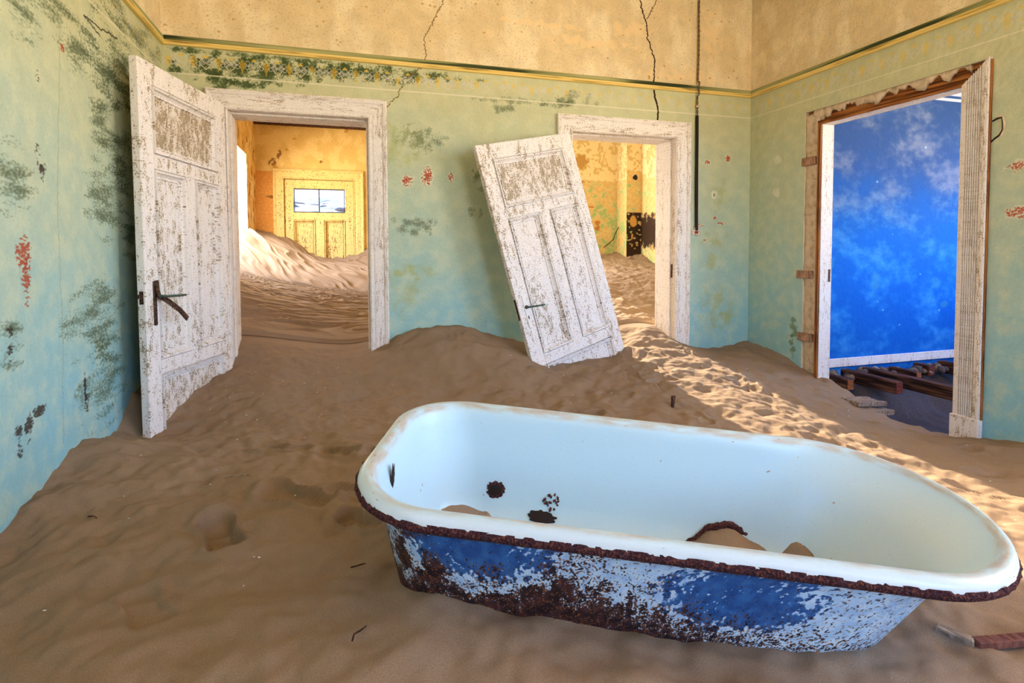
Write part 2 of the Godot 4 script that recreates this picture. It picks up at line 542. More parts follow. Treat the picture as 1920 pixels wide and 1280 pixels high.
# ---------------------------------------------------------------- materials
func _materials() -> void:
	var grit := tex(noise8(90, 0.11, 512, 512, 5, FastNoiseLite.TYPE_SIMPLEX_SMOOTH, 1, 1, true), 512, 512, Image.FORMAT_L8)
	M.grit = grit
	# --- left wall of the room: x = distance from the back corner
	var mould := Color8(84, 94, 70)
	var dark := Color8(62, 52, 46)
	var red := Color8(172, 76, 52)
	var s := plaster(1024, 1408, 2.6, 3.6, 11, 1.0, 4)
	for q in [[3.33, 2.13, 0.16, 0.14], [3.35, 1.5, 0.20, 0.16], [3.28, 1.84, 0.12, 0.10], [3.05, 2.15, 0.13, 0.09], [2.58, 2.13, 0.1, 0.08], [2.87, 2.22, 0.12, 0.07], [3.74, 2.15, 0.3, 0.12], [3.17, 0.88, 0.24, 0.15], [3.21, 0.56, 0.2, 0.16], [3.55, 2.2, 0.3, 0.16], [2.5, 1.48, 0.1, 0.1], [2.42, 0.88, 0.06, 0.08], [3.5, 1.75, 0.16, 0.12], [3.62, 1.3, 0.12, 0.1], [3.6, 2.5, 0.7, 0.07], [3.0, 2.5, 0.5, 0.06]]:
		s.stain(4.3 - q[0], q[1], q[2] * 1.4, q[3] * 1.4, mould, 0.75, 1.2, 0.8, 0.7)
	for q in [[2.66, 1.60, 0.03, 0.05], [2.69, 1.53, 0.03, 0.06], [2.68, 1.93, 0.03, 0.03], [2.42, 0.88, 0.03, 0.06], [2.60, 0.60, 0.06, 0.025], [3.02, 0.50, 0.03, 0.05], [2.52, 0.55, 0.03, 0.06], [3.0, 0.62, 0.012, 0.09], [2.45, 0.52, 0.03, 0.06]]:
		s.stain(4.3 - q[0], q[1], q[2], q[3], dark, 0.85, 1.3, 1.6, 1.4)
	for q in [[2.53, 1.22, 0.05, 0.06], [2.54, 1.11, 0.03, 0.09], [2.9, 2.1, 0.02, 0.02]]:
		s.stain(4.3 - q[0], q[1], q[2], q[3], red, 0.85, 1.2, 1.2, 2.4)
	s.line([Vector2(1.0, 2.30), Vector2(1.18, 2.33), Vector2(0.98, 2.34), Vector2(0.77, 2.37)], 0.003, dark)
	s.line([Vector2(1.40, 2.4), Vector2(1.45, 1.9), Vector2(1.5, 1.4), Vector2(1.49, 0.9), Vector2(1.52, 0.4)], 0.002, Color8(150, 150, 120), 0.5)
	frieze(s, 0.05, func(X): return 0.45)
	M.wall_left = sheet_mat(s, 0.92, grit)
	M.wall_left.uv1_scale = Vector3.ONE
	# --- back wall: x = distance from the left corner
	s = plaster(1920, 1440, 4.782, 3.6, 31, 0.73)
	var g2 := Color8(70, 84, 50)
	for q in [[-0.62, 2.47, 0.40, 0.075], [-0.25, 2.52, 0.7, 0.06], [0.3, 2.55, 0.6, 0.04], [-0.9, 2.45, 0.22, 0.03], [-0.4, 2.585, 0.8, 0.02], [-0.8, 2.375, 0.09, 0.05], [-0.66, 2.39, 0.12, 0.03]]:
		s.stain(q[0] + 1.156, q[1], q[2] * 1.15, q[3] * 1.25, g2, 0.85, 1.1, 1.3, 0.7)
	for q in [[1.31, 2.415, 0.25, 0.025], [1.68, 2.43, 0.14, 0.035], [1.85, 2.475, 0.2, 0.05], [0.58, 2.07, 0.16, 0.09], [0.54, 1.40, 0.17, 0.07], [1.07, 1.80, 0.07, 0.09], [1.0, 1.5, 0.05, 0.05], [1.25, 2.35, 0.1, 0.04]]:
		s.stain(q[0] + 1.156, q[1], q[2] * 1.2, q[3] * 1.2, mould, 0.6, 1.5, 0.8, 0.6)
	for q in [[3.3, 1.69, 0.12, 0.16], [3.26, 0.76, 0.17, 0.14], [3.26, 0.56, 0.16, 0.12], [3.4, 0.61, 0.1, 0.1], [3.2, 1.1, 0.12, 0.1], [3.25, 1.3, 0.16, 0.08], [0.45, 0.9, 0.12, 0.2], [0.4, 2.0, 0.2, 0.2], [0.5, 1.05, 0.2, 0.06]]:
		s.stain(q[0] + 1.156, q[1], q[2], q[3], Color8(170, 172, 108), 0.5, 1.3, 0.8)
	for q in [[0.48, 1.75, 0.045, 0.045], [0.62, 1.79, 0.04, 0.07], [0.81, 1.79, 0.02, 0.04], [3.15, 2.0, 0.035, 0.025], [3.38, 2.05, 0.03, 0.03], [3.10, 1.43, 0.03, 0.015], [3.25, 1.5, 0.02, 0.015], [3.33, 1.45, 0.05, 0.012], [3.14, 1.3, 0.02, 0.015]]:
		s.stain(q[0] + 1.156, q[1], q[2] * 1.4, q[3] * 1.3, Color8(222, 226, 200), 0.9, 0.8, 1.6)
		s.stain(q[0] + 1.156, q[1], q[2], q[3], red, 0.9, 1.2, 1.4, 2.0)
	s.stain(3.24 + 1.156, 1.71, 0.045, 0.045, Color8(226, 228, 208), 0.9, 0.7, 1.6)
	s.stain(3.24 + 1.156, 1.71, 0.015, 0.02, Color8(140, 140, 100), 0.9, 0.9, 1.6)
	for q in [[2.0, 2.95, 0.5, 0.05], [1.6, 3.05, 0.5, 0.03], [2.9, 2.75, 0.5, 0.06], [3.2, 3.1, 0.12, 0.3], [2.4, 3.1, 0.2, 0.1]]:
		s.stain(q[0] + 1.156, q[1], q[2], q[3], Color8(240, 214, 168), 0.7, 1.2, 1.4)
	for i in 140:
		s.stain(rng.randf() * 4.7, rng.randf_range(2.68, 3.4), 0.012, 0.008, Color8(176, 120, 58), 0.55, 1.0, 1.2, 1.0)
	frieze(s, 0.496, func(X): return 1.0 if X < 2.0 else clampf(1.0 - (X - 2.0) * 0.35, 0.55, 1.0))
	var crack := Color8(58, 36, 22)
	s.line([Vector2(3.61, 3.42), Vector2(3.646, 3.27), Vector2(3.69, 3.16), Vector2(3.70, 3.03), Vector2(3.77, 2.87), Vector2(3.765, 2.66)], 0.0045, crack, 0.95, 0.008, 3)
	s.line([Vector2(3.765, 2.60), Vector2(3.776, 2.53), Vector2(3.806, 2.45), Vector2(3.806, 2.35)], 0.007, crack, 0.95, 0.007, 4)
	s.line([Vector2(3.80, 3.42), Vector2(3.74, 3.29), Vector2(3.69, 3.2)], 0.0025, crack, 0.8, 0.01, 5)
	s.line([Vector2(1.95, 3.2), Vector2(1.86, 3.01), Vector2(1.77, 2.84), Vector2(1.78, 2.70), Vector2(1.75, 2.62), Vector2(1.61, 2.51), Vector2(1.57, 2.38), Vector2(1.50, 2.33), Vector2(1.466, 2.27)], 0.0028, Color8(120, 96, 60), 0.85, 0.01, 6)
	s.line([Vector2(4.20, 2.70), Vector2(4.208, 3.4)], 0.009, Color8(214, 178, 122), 0.6, 0.004, 8)
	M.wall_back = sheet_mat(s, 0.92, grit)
	# --- right wall: x = distance from the back corner
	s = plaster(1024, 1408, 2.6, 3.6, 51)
	for q in [[3.96, 1.99], [3.96, 1.71]]:
		s.stain(4.3 - q[0], q[1], 0.05, 0.05, Color8(220, 222, 198), 0.8, 0.7, 1.5)
	for q in [[2.16, 1.67, 0.05, 0.03], [2.15, 1.42, 0.06, 0.025], [2.1, 1.40, 0.05, 0.02]]:
		s.stain(4.3 - q[0], q[1], q[2] * 1.3, q[3] * 1.5, Color8(226, 226, 204), 0.8, 0.8, 1.5)
		s.stain(4.3 - q[0], q[1], q[2], q[3], red, 0.9, 1.2, 1.4, 2.0)
	for q in [[3.74, 0.55, 0.05, 0.09], [3.78, 0.45, 0.04, 0.06], [3.75, 0.36, 0.03, 0.06]]:
		s.stain(4.3 - q[0], q[1], q[2], q[3], Color8(110, 124, 88), 0.7, 1.8, 1.4)
	frieze(s, 0.08, func(X): return 0.85)
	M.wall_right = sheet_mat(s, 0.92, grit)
	# --- plain plaster for backs of walls and parts out of view
	M.mortar = tri(ramp(61, 256, 256, 0.03, [[0.0, Color8(176, 154, 128)], [0.5, Color8(212, 192, 164)], [1.0, Color8(226, 210, 186)]]), Vector3(2, 2, 2), 0.95, grit, 0.35)
	M.plaster = tri(ramp(62, 256, 256, 0.02, [[0.0, Color8(216, 200, 170)], [1.0, Color8(236, 224, 200)]]), Vector3(1, 1, 1), 0.92, grit, 0.3)
	# --- wood
	M.timber = tri(ramp(63, 256, 256, 0.05, [[0.2, Color8(44, 26, 20)], [0.55, Color8(84, 52, 38)], [0.9, Color8(112, 74, 52)]], 4, 1, 8, 1.6), Vector3(3, 1, 3), 0.8, grit, 0.2)
	M.rawwood = tri(ramp(64, 256, 256, 0.05, [[0.2, Color8(92, 52, 26)], [0.6, Color8(146, 88, 42)], [0.9, Color8(178, 118, 64)]], 4, 1, 8, 1.5), Vector3(3, 1, 3), 0.8, grit, 0.2)
	M.paint = tri(null, Vector3(2.5, 1.2, 2.5), 0.75)
	var pt := flaking(512, 512, 71, Color8(242, 235, 229), Color8(162, 132, 96), 1.0, 1.0, true, func(_x, _y): return -0.085)
	M.paint.albedo_texture = pt[0]
	M.paint.heightmap_enabled = true
	M.paint.heightmap_texture = pt[1]
	M.paint.heightmap_scale = 0.12
	M.paint2 = tri(pt[0], Vector3(1.7, 0.8, 1.7), 0.75, pt[1], 0.1)
	M.paint2.uv1_offset = Vector3(0.3, 0.4, 0.1)
	M.rail_yellow = tri(ramp(65, 256, 256, 0.03, [[0.1, Color8(160, 134, 70)], [0.25, Color8(230, 202, 120)], [0.8, Color8(240, 216, 140)]], 4, 1, 4), Vector3(2, 0.5, 2), 0.7)
	M.rail_green = tri(ramp(66, 256, 256, 0.02, [[0.26, Color8(52, 60, 36)], [0.40, Color8(136, 140, 92)], [0.8, Color8(182, 178, 126)]], 5, 1, 4, 1.4), Vector3(1.5, 0.25, 1.5), 0.8)
	M.iron = tri(ramp(67, 128, 128, 0.05, [[0.3, Color8(46, 30, 24)], [0.6, Color8(86, 60, 48)], [0.9, Color8(122, 92, 76)]]), Vector3(8, 8, 8), 0.55)
	M.iron.metallic = 0.5
	M.verdigris = tri(ramp(68, 128, 128, 0.05, [[0.3, Color8(70, 56, 44)], [0.5, Color8(60, 104, 98)], [0.8, Color8(92, 140, 130)]], 4, 1, 1, 1.5), Vector3(9, 9, 9), 0.5)
	M.verdigris.metallic = 0.4
	M.block = tri(ramp(69, 128, 128, 0.05, [[0.2, Color8(140, 106, 84)], [0.8, Color8(192, 152, 124)]], 4, 1, 4), Vector3(5, 5, 5), 0.85, grit, 0.2)
	M.endgrain = tri(ramp(73, 128, 128, 0.06, [[0.2, Color8(120, 66, 34)], [0.8, Color8(176, 108, 60)]]), Vector3(6, 6, 6), 0.85, grit, 0.2)
	M.endred = tri(ramp(74, 128, 128, 0.06, [[0.2, Color8(82, 36, 30)], [0.8, Color8(138, 72, 60)]]), Vector3(6, 6, 6), 0.85, grit, 0.2)
	M.wire = plain(Color8(120, 96, 70), 0.8)
	M.chip = tri(ramp(75, 128, 128, 0.06, [[0.3, Color8(206, 200, 186)], [0.62, Color8(232, 226, 214)], [0.75, Color8(160, 70, 50)]]), Vector3(8, 8, 8), 0.8)
	M.redchip = plain(Color8(160, 62, 44), 0.85)
	M.greywood = tri(ramp(76, 128, 128, 0.06, [[0.2, Color8(110, 92, 78)], [0.8, Color8(178, 158, 138)]], 4, 1, 4), Vector3(6, 6, 6), 0.85, grit, 0.2)
	M.redwood = tri(ramp(77, 128, 128, 0.06, [[0.2, Color8(92, 52, 44)], [0.8, Color8(140, 92, 76)]], 4, 1, 4), Vector3(6, 6, 6), 0.85, grit, 0.2)
	M.desert = tri(ramp(78, 256, 256, 0.04, [[0.3, Color8(58, 54, 56)], [0.42, Color8(116, 110, 106)], [0.8, Color8(138, 132, 126)]], 5, 1, 1, 1.5), Vector3(0.12, 0.12, 0.3), 0.95, null, 0.2, true)
	M.black = plain(Color8(38, 28, 24), 0.6)
	# --- sand
	var sg := ramp(80, 512, 512, 0.47, [[0.1, Color8(100, 82, 66)], [0.5, Color8(147, 124, 102)], [0.9, Color8(180, 157, 134)]], 3, 1, 1, 1.7)
	var sb := tex(noise8(81, 0.4, 512, 512, 3, FastNoiseLite.TYPE_SIMPLEX_SMOOTH, 1, 1, true), 512, 512, Image.FORMAT_L8)
	M.sand = tri(sg, Vector3(2.6, 2.6, 2.6), 0.95, sb, 0.05, true)
	M.pit_ground = tri(ramp(82, 256, 256, 0.1, [[0.1, Color8(58, 56, 62)], [0.9, Color8(92, 86, 90)]]), Vector3(2, 2, 2), 0.95, sb, 0.2, true)  # darker and greyer than the sand in the other rooms
	M.sand.metallic_specular = 0.15
	M.sand_b = sb

# ---------------------------------------------------------------- the room
const CAS := 0.135   # width of a door casing

# moulded casing profile, x across from the opening outwards, z out of the wall
func casing_profile() -> Array:
	return [Vector2(0, 0), Vector2(0, 0.020), Vector2(0.008, 0.026), Vector2(0.016, 0.020), Vector2(0.030, 0.020), Vector2(0.036, 0.024), Vector2(0.100, 0.026), Vector2(0.106, 0.034), Vector2(0.124, 0.040), Vector2(0.135, 0.036), Vector2(0.135, 0)]

# A lined doorway: casing round the front, lining through the wall, a stop bead. local x along the wall, y up, z out of the wall towards the viewer.
func door_frame(called: String, label: String, t: Transform3D, x0: float, x1: float, top: float, depth: float, mat: Material, back_casing := false) -> Node3D:
	var o := Node3D.new()
	o.name = uniq(called)
	o.transform = t
	add_child(o, true)
	tag(o, label, "door frame", "", "structure")
	var sides := [0.0]
	if back_casing: sides.append(-depth)
	for zz in sides:
		var fl := 1.0 if zz == 0.0 else -1.0
		for sd in 2:
			var m := MB.new()
			var pr := []
			for p in casing_profile(): pr.append(Vector2(p.x * (1.0 if sd else -1.0), p.y * fl))
			m.extrude(pr, 0.0, top, 0.0, 1.0 if sd else -1.0)
			part("casing_upright", m.mesh(), mat, o, Transform3D(Basis(), Vector3(x1 if sd else x0, 0, zz)))
		var m2 := MB.new()    # drawn along local y, then laid flat: local y -> +x, local x -> +y
		var pr2 := []
		for p in casing_profile(): pr2.append(Vector2(p.x, p.y * fl))
		m2.extrude(pr2, -x1, -x0, -1.0, 1.0)
		part("casing_head", m2.mesh(), mat, o, Transform3D(LAY, Vector3(0, top, zz)))
	var th := 0.03
	for sd in 2:
		var x := x1 if sd else x0
		var dir := 1.0 if sd else -1.0
		part("jamb_lining", box_mesh(Vector3.ZERO, Vector3(th, top, depth - 0.004), 0.003), mat, o, Transform3D(Basis(), Vector3(x + dir * th * 0.5, top * 0.5, -depth * 0.5)))
		part("door_stop", box_mesh(Vector3.ZERO, Vector3(0.012, top - 0.013, 0.05), 0.003), mat, o, Transform3D(Basis(), Vector3(x - dir * 0.006, (top - 0.013) * 0.5, -0.085)))
	part("head_lining", box_mesh(Vector3.ZERO, Vector3(th, x1 - x0 + 2 * th, depth - 0.004), 0.003), mat, o, Transform3D(LAY, Vector3((x0 + x1) * 0.5, top + th * 0.5, -depth * 0.5)))
	part("door_stop", box_mesh(Vector3.ZERO, Vector3(0.012, x1 - x0, 0.05), 0.003), mat, o, Transform3D(LAY, Vector3((x0 + x1) * 0.5, top - 0.006, -0.085)))
	return o

# the picture rail: profile x = up, z = out; drawn along local y
func rail(called: String, label: String, t: Transform3D, y0: float, y1: float, k0: float, k1: float) -> void:
	var o := Node3D.new()
	o.name = called
	o.transform = t
	add_child(o, true)
	tag(o, label, "picture rail", "", "structure")
	var b := MB.new()
	_mitred(b, [Vector2(0, 0), Vector2(0, 0.022), Vector2(0.003, 0.026), Vector2(0.010, 0.026), Vector2(0.0115, 0.022), Vector2(0.0135, 0.022), Vector2(0.015, 0.026), Vector2(0.028, 0.026), Vector2(0.031, 0.022), Vector2(0.031, 0)], y0, y1, k0, k1)
	part("yellow_bead", b.mesh(), M.rail_yellow, o)
	var g := MB.new()
	_mitred(g, [Vector2(0.031, 0), Vector2(0.031, 0.018), Vector2(0.036, 0.021), Vector2(0.058, 0.019), Vector2(0.066, 0.008), Vector2(0.066, 0)], y0, y1, k0, k1)
	part("green_ledge", g.mesh(), M.rail_green, o)

# like extrude, but the ends are mitred in the depth (z) of the profile
func _mitred(m: MB, pr: Array, y0: float, y1: float, k0: float, k1: float) -> void:
	var s := m.area(pr)
	for i in pr.size():
		var a: Vector2 = pr[i]
		var b: Vector2 = pr[(i + 1) % pr.size()]
		var e := b - a
		var o := Vector2(e.y, -e.x) * (1.0 if s > 0 else -1.0)
		m.poly([Vector3(a.x, y0 + k0 * a.y, a.y), Vector3(b.x, y0 + k0 * b.y, b.y), Vector3(b.x, y1 + k1 * b.y, b.y), Vector3(a.x, y1 + k1 * a.y, a.y)], Vector3(o.x, 0, o.y))

func _main_room() -> void:
	var ZF := 3.0
	var y := Vector3.UP
	wall("wall_left", "pale green plaster wall with dark mould, left of the open white door", Vector3(XL, 0, ZB), Vector3(0, 0, 1), Vector3(1, 0, 0), ZF - ZB, CEIL, 0.3, [Rect2(4.3, 0.9, 0.6, 2.0)], M.wall_left, M.plaster, 2.6, 3.6)
	wall("wall_back", "green and cream plaster wall holding the two white doorways", Vector3(XL, 0, ZB), Vector3(1, 0, 0), Vector3(0, 0, 1), XR - XL, CEIL, ZB - ZJ, [Rect2(-0.79 - XL, -0.01, 1.008, 2.24), Rect2(1.804 - XL, -0.01, 1.057, 2.24)], M.wall_back, M.plaster, 4.782, 3.6)
	wall("wall_right", "green and cream plaster wall holding the broken doorway to the blue room", Vector3(XR, 0, ZB), Vector3(0, 0, 1), Vector3(-1, 0, 0), ZF - ZB, CEIL, 0.13, [Rect2(0.64, -0.01, 1.32, 2.335), Rect2(3.1, 0.8, 2.2, 2.1)], M.wall_right, M.plaster, 2.6, 3.6)
	wall("wall_front", "plaster wall with one wide window opening", Vector3(XL - 0.3, 0, ZF), Vector3(1, 0, 0), Vector3(0, 0, -1), XR - XL + 0.43, CEIL, 0.3, [Rect2(3.0, 0.8, 1.7, 2.1)], M.plaster, M.plaster)
	struct("ceiling", box_mesh(Vector3(3.2, CEIL + 0.1, -2.7), Vector3(9.6, 0.2, 12.0), 0.0), M.plaster, "plain plaster ceiling", "ceiling")
	struct("floor", box_mesh(Vector3(1.2, -0.4, -2.7), Vector3(5.0, 0.2, 12.0), 0.0), M.mortar, "floor buried under the sand", "floor")
	# picture rails: local x = up, local y = along, local z = out of the wall
	rail("trim_1", "yellow and green picture rail on the left wall", Transform3D(Basis(Vector3(0, 1, 0), Vector3(0, 0, 1), Vector3(1, 0, 0)), Vector3(XL, 2.607, 0)), ZB, 3.0, 1.0, 0.0)
	rail("trim_2", "yellow and green picture rail along the back wall above the doors", Transform3D(LAY, Vector3(0, 2.607, ZB)), -XR, -XL, 1.0, -1.0)
	rail("trim_3", "yellow and green picture rail on the right wall", Transform3D(Basis(Vector3(0, 1, 0), Vector3(0, 0, -1), Vector3(-1, 0, 0)), Vector3(XR, 2.607, 0)), -3.0, -ZB, 0.0, -1.0)
	var t := Transform3D(Basis(), Vector3(0, 0, ZB))
	door_frame("door_1", "white flaking door frame round the opening to the yellow hall", t, -0.76, 0.188, 2.2, 0.33, M.paint)
	door_frame("door_2", "white flaking door frame behind the leaning door, opening on the stove room", t, 1.834, 2.831, 2.2, 0.33, M.paint2)
	var d2 := get_node("door_2")
	part("strike_plate", box_mesh(Vector3(2.829, 1.02, -0.045), Vector3(0.004, 0.12, 0.024), 0.001), M.iron, d2)
	_broken_doorway()

# The doorway to the blue room: only its right casing is left, the wall is broken open round the lining.
func _broken_doorway() -> void:
	# local: x = along the wall towards the viewer (world +z), y up, z out of the wall into the room (world -x)
	var o := Node3D.new()
	o.name = "door_3"
	o.transform = Transform3D(Basis(Vector3(0, 0, 1), Vector3(0, 1, 0), Vector3(-1, 0, 0)), Vector3(XR, 0, 0))
	add_child(o, true)
	tag(o, "broken door frame to the blue room, one fluted white casing left standing", "door frame", "", "structure")
	var a := -3.50
	var b := -2.45
	var m := MB.new()
	# linings, white; their front edge bare orange wood
	part("jamb_lining", box_mesh(Vector3.ZERO, Vector3(0.026, 2.2, 0.118), 0.003), M.paint, o, Transform3D(Basis(), Vector3(a - 0.013, 1.1, -0.071)))
	part("jamb_lining", box_mesh(Vector3.ZERO, Vector3(0.026, 2.2, 0.118), 0.003), M.paint, o, Transform3D(Basis(), Vector3(b + 0.013, 1.1, -0.071)))
	part("bare_edge", box_mesh(Vector3.ZERO, Vector3(0.028, 2.2, 0.02), 0.003), M.rawwood, o, Transform3D(Basis(), Vector3(a - 0.015, 1.1, -0.002)))
	part("head_lining", box_mesh(Vector3.ZERO, Vector3(0.026, b - a + 0.052, 0.118), 0.003), M.paint2, o, Transform3D(LAY, Vector3((a + b) / 2, 2.213, -0.071)))
	part("bare_edge", box_mesh(Vector3.ZERO, Vector3(0.03, b - a + 0.06, 0.02), 0.003), M.rawwood, o, Transform3D(LAY, Vector3((a + b) / 2, 2.215, -0.002)))
	part("strike_plate", box_mesh(Vector3(a + 0.001, 1.0, -0.105), Vector3(0.004, 0.10, 0.022), 0.001), M.iron, o)
	# lintel timber, set back behind the plaster, with ragged mortar hanging from its top edge
	part("lintel", box_mesh(Vector3.ZERO, Vector3(0.10, 1.30, 0.08), 0.004), M.rawwood, o, Transform3D(LAY, Vector3(-3.0, 2.275, -0.065)))
	part("upright_mortar", _ragged(0.125, 2.3, 0.03, 201, 26), M.mortar, o, Transform3D(Basis(), Vector3(-3.597, 1.15, -0.028)))
	part("mortar_crust", _ragged_strip(1.16, 0.075, 0.022, 202), M.mortar, o, Transform3D(Basis(), Vector3(-3.0, 2.325, -0.02)))
	for k in [[-3.615, 1.925, 0.13], [-3.64, 1.005, 0.15], [-3.625, 0.49, 0.14]]:
		part("wooden_block", box_mesh(Vector3.ZERO, Vector3(k[2], 0.065, 0.06), 0.005), M.block, o, Transform3D(Basis(), Vector3(k[0], k[1], -0.012)))
	# fluted casing at the right with its plinth
	var pr := [Vector2(0, 0), Vector2(0, 0.022)]
	for i in 7:
		var x := 0.034 + i * 0.0125
		pr.append_array([Vector2(x - 0.0045, 0.026), Vector2(x - 0.0018, 0.012), Vector2(x + 0.0018, 0.012), Vector2(x + 0.0045, 0.026)])
	pr.append_array([Vector2(0.128, 0.026), Vector2(0.134, 0.032), Vector2(0.15, 0.032), Vector2(0.15, 0)])
	m = MB.new()
	m.extrude(pr, 0.19, 2.2, 0.0, 0.85)
	part("fluted_casing", m.mesh(), M.paint, o, Transform3D(Basis(), Vector3(b, 0, 0)))
	part("raw_edge", box_mesh(Vector3.ZERO, Vector3(0.006, 2.3, 0.018), 0.002), M.rawwood, o, Transform3D(Basis(), Vector3(b + 0.154, 1.165, 0.009)))
	part("plinth", box_mesh(Vector3.ZERO, Vector3(0.165, 0.21, 0.04), 0.004), M.paint2, o, Transform3D(Basis(), Vector3(b + 0.075, 0.09, 0.02)))

# a rough slab, w x h x d, its face displaced
func _ragged(w: float, h: float, d: float, sd: int, cells: int) -> ArrayMesh:
	var f := FastNoiseLite.new()
	f.seed = sd
	f.frequency = 9.0
	var m := MB.new()
	var rings := []
	for j in cells + 1:
		var y := -h / 2 + h * j / cells
		var e := f.get_noise_2d(y * 1.3, 5.0) * 0.022
		var ring := []
		for q in [[-0.5, 0.0], [-0.5, 1.0], [-0.25, 1.0], [0.0, 1.0], [0.25, 1.0], [0.5, 1.0], [0.5, 0.0]]:
			var x: float = q[0] * w + (e if q[0] == 0.5 else 0.0)
			ring.append(Vector3(x, y, q[1] * d * (1.0 + 0.7 * f.get_noise_2d(x * 2.0, y)) - d * 0.5))
		rings.append(ring)
	m.loft(rings, true, false, [], true, true)
	return m.mesh()

func _ragged_strip(len: float, drop: float, d: float, sd: int) -> ArrayMesh:
	var f := FastNoiseLite.new()
	f.seed = sd
	f.frequency = 7.0
	var m := MB.new()
	var rings := []
	var c := 90
	for j in c + 1:
		var x := -len / 2 + len * j / c
		var dd := drop * clampf(0.62 + 1.1 * f.get_noise_2d(x, 0.0) + 0.35 * f.get_noise_2d(x * 5.0, 3.0), 0.08, 1.2)
		var zz := d * (0.8 + 0.8 * f.get_noise_2d(x * 2.0, 9.0))
		rings.append([Vector3(x, 0.004, -d), Vector3(x, 0.004, zz * 0.6), Vector3(x, -dd * 0.5, zz), Vector3(x, -dd, zz * 0.5), Vector3(x, -dd, -d)])
	m.loft(rings, true, true, [], true, true)
	return m.mesh()

# ---------------------------------------------------------------- the yellow hall behind the left doorway
func _hall() -> void:
	var x0 := -1.13
	var x1 := 1.0
	# left wall: rough flaking ochre
	var s := Sheet.new()
	s.w = 768; s.h = 768; s.wm = 3.6; s.hm = 3.6
	s.nz = noise8(301, 0.05, 768, 768, 5, FastNoiseLite.TYPE_SIMPLEX_SMOOTH, 1, 2)
	s.b = _two_tone(768, 768, 302, Color8(214, 174, 104), Color8(230, 204, 146))
	for i in 260:
		s.stain(rng.randf() * 1.5, rng.randf_range(1.2, 2.6), rng.randf_range(0.01, 0.04), rng.randf_range(0.02, 0.07), [Color8(120, 74, 34), Color8(178, 116, 52), Color8(236, 210, 150)][i % 3], 0.85, 1.8, 1.8)
	M.hall_left = sheet_mat(s, 0.9, M.grit)
	wall("wall_hall_left", "flaking ochre plaster wall of the hall, with a bright opening where the sand pours in", Vector3(x0, 0, ZH), Vector3(0, 0, 1), Vector3(1, 0, 0), ZJ - ZH, CEIL, 0.3, [Rect2(0.72, 0.9, 1.5, 1.5)], M.hall_left, M.plaster, 3.6, 3.6)
	# back wall: clean yellow above, a papered patch beside the door
	s = Sheet.new()
	s.w = 768; s.h = 1024; s.wm = 2.2; s.hm = 3.6
	s.nz = noise8(311, 0.04, 768, 1024, 5)
	s.b = _two_tone(768, 1024, 312, Color8(216, 184, 112), Color8(228, 200, 132))
	var n := noise8(313, 0.12, 768, 1024, 4, FastNoiseLite.TYPE_CELLULAR)
	for y in range(370, 1024):
		var Y := 3.6 * (1.0 - (y + 0.5) / 1024)
		if Y > 2.33: continue
		for x in 90:
			s.put(y * 768 + x, Color8(198, 128, 62).lerp(Color8(226, 170, 92), n[y * 768 + x] / 255.0), 0.9)
	for q in [[0.22, 2.42, 0.05, 0.05, 0], [0.30, 2.52, 0.03, 0.08, 0], [0.26, 2.36, 0.04, 0.03, 1], [0.8, 2.95, 0.06, 0.02, 1], [1.2, 2.9, 0.05, 0.03, 1], [0.5, 2.75, 0.03, 0.01, 1], [0.4, 2.6, 0.02, 0.02, 1], [0.85, 2.45, 0.03, 0.02, 0], [0.2, 1.95, 0.06, 0.02, 0]]:
		s.stain(q[0], q[1], q[2], q[3], Color8(120, 84, 44) if q[4] == 0 else Color8(190, 140, 66), 0.8, 1.7, 2.0)
	M.hall_back = sheet_mat(s, 0.85, M.grit)
	wall("wall_hall_back", "smooth yellow wall at the end of the hall, round the yellow outer door", Vector3(x0, 0, ZH), Vector3(1, 0, 0), Vector3(0, 0, 1), x1 - x0 + 0.1, CEIL, 0.3, [Rect2(-0.80 - x0, -0.01, 0.97, 2.22)], M.hall_back, M.plaster, 2.2, 3.6)
	wall("wall_hall_right", "yellow plaster wall between the hall and the stove room", Vector3(x1, 0, ZH), Vector3(0, 0, 1), Vector3(-1, 0, 0), ZJ - ZH, CEIL, 0.2, [], M.hall_left, M.plaster, 3.6, 3.6)
	var yp := flaking(256, 256, 321, Color8(230, 202, 130), Color8(140, 94, 50), 1.0, 1.0, true, func(_x, _y): return -0.17)
	var yq := flaking(256, 256, 323, Color8(230, 202, 130), Color8(132, 86, 44), 1.0, 1.0, true, func(_x, _y): return -0.03)
	M.ypaint2 = tri(yq[0], Vector3(1.6, 1.0, 1.6), 0.6, yq[1], 0.08)
	M.ypaint = tri(yp[0], Vector3(1.6, 1.0, 1.6), 0.6, yp[1], 0.08)
	var t := Transform3D(Basis(), Vector3(0, 0, ZH))
	door_frame("door_4", "yellow door frame at the end of the hall", t, -0.775, 0.146, 2.2, 0.3, M.ypaint)
	# the outer door
	var o := thing("hall_door", "yellow panelled outer door with two small window panes at the end of the hall", "door", Transform3D(Basis(), Vector3(-0.772, 0.02, ZH - 0.02)))
	var W := 0.915
	var H := 2.175
	var z := -0.022
	var bb := func(nm: String, xa: float, ya: float, xb: float, yb: float) -> void:
		part(nm, box_mesh(Vector3.ZERO, Vector3(xb - xa, yb - ya, 0.044), 0.004), M.ypaint, o, Transform3D(Basis(), Vector3((xa + xb) / 2, (ya + yb) / 2, z)))
	bb.call("stile", 0.0, 0.0, 0.115, H)
	bb.call("stile", W - 0.115, 0.0, W, H)
	bb.call("rail", 0.115, H - 0.12, W - 0.115, H)
	bb.call("rail", 0.115, 1.62, W - 0.115, 1.725)
	bb.call("rail", 0.115, 0.55, W - 0.115, 0.70)
	bb.call("rail", 0.115, 0.0, W - 0.115, 0.18)
	bb.call("mullion", 0.40, 0.70, 0.515, 1.62)
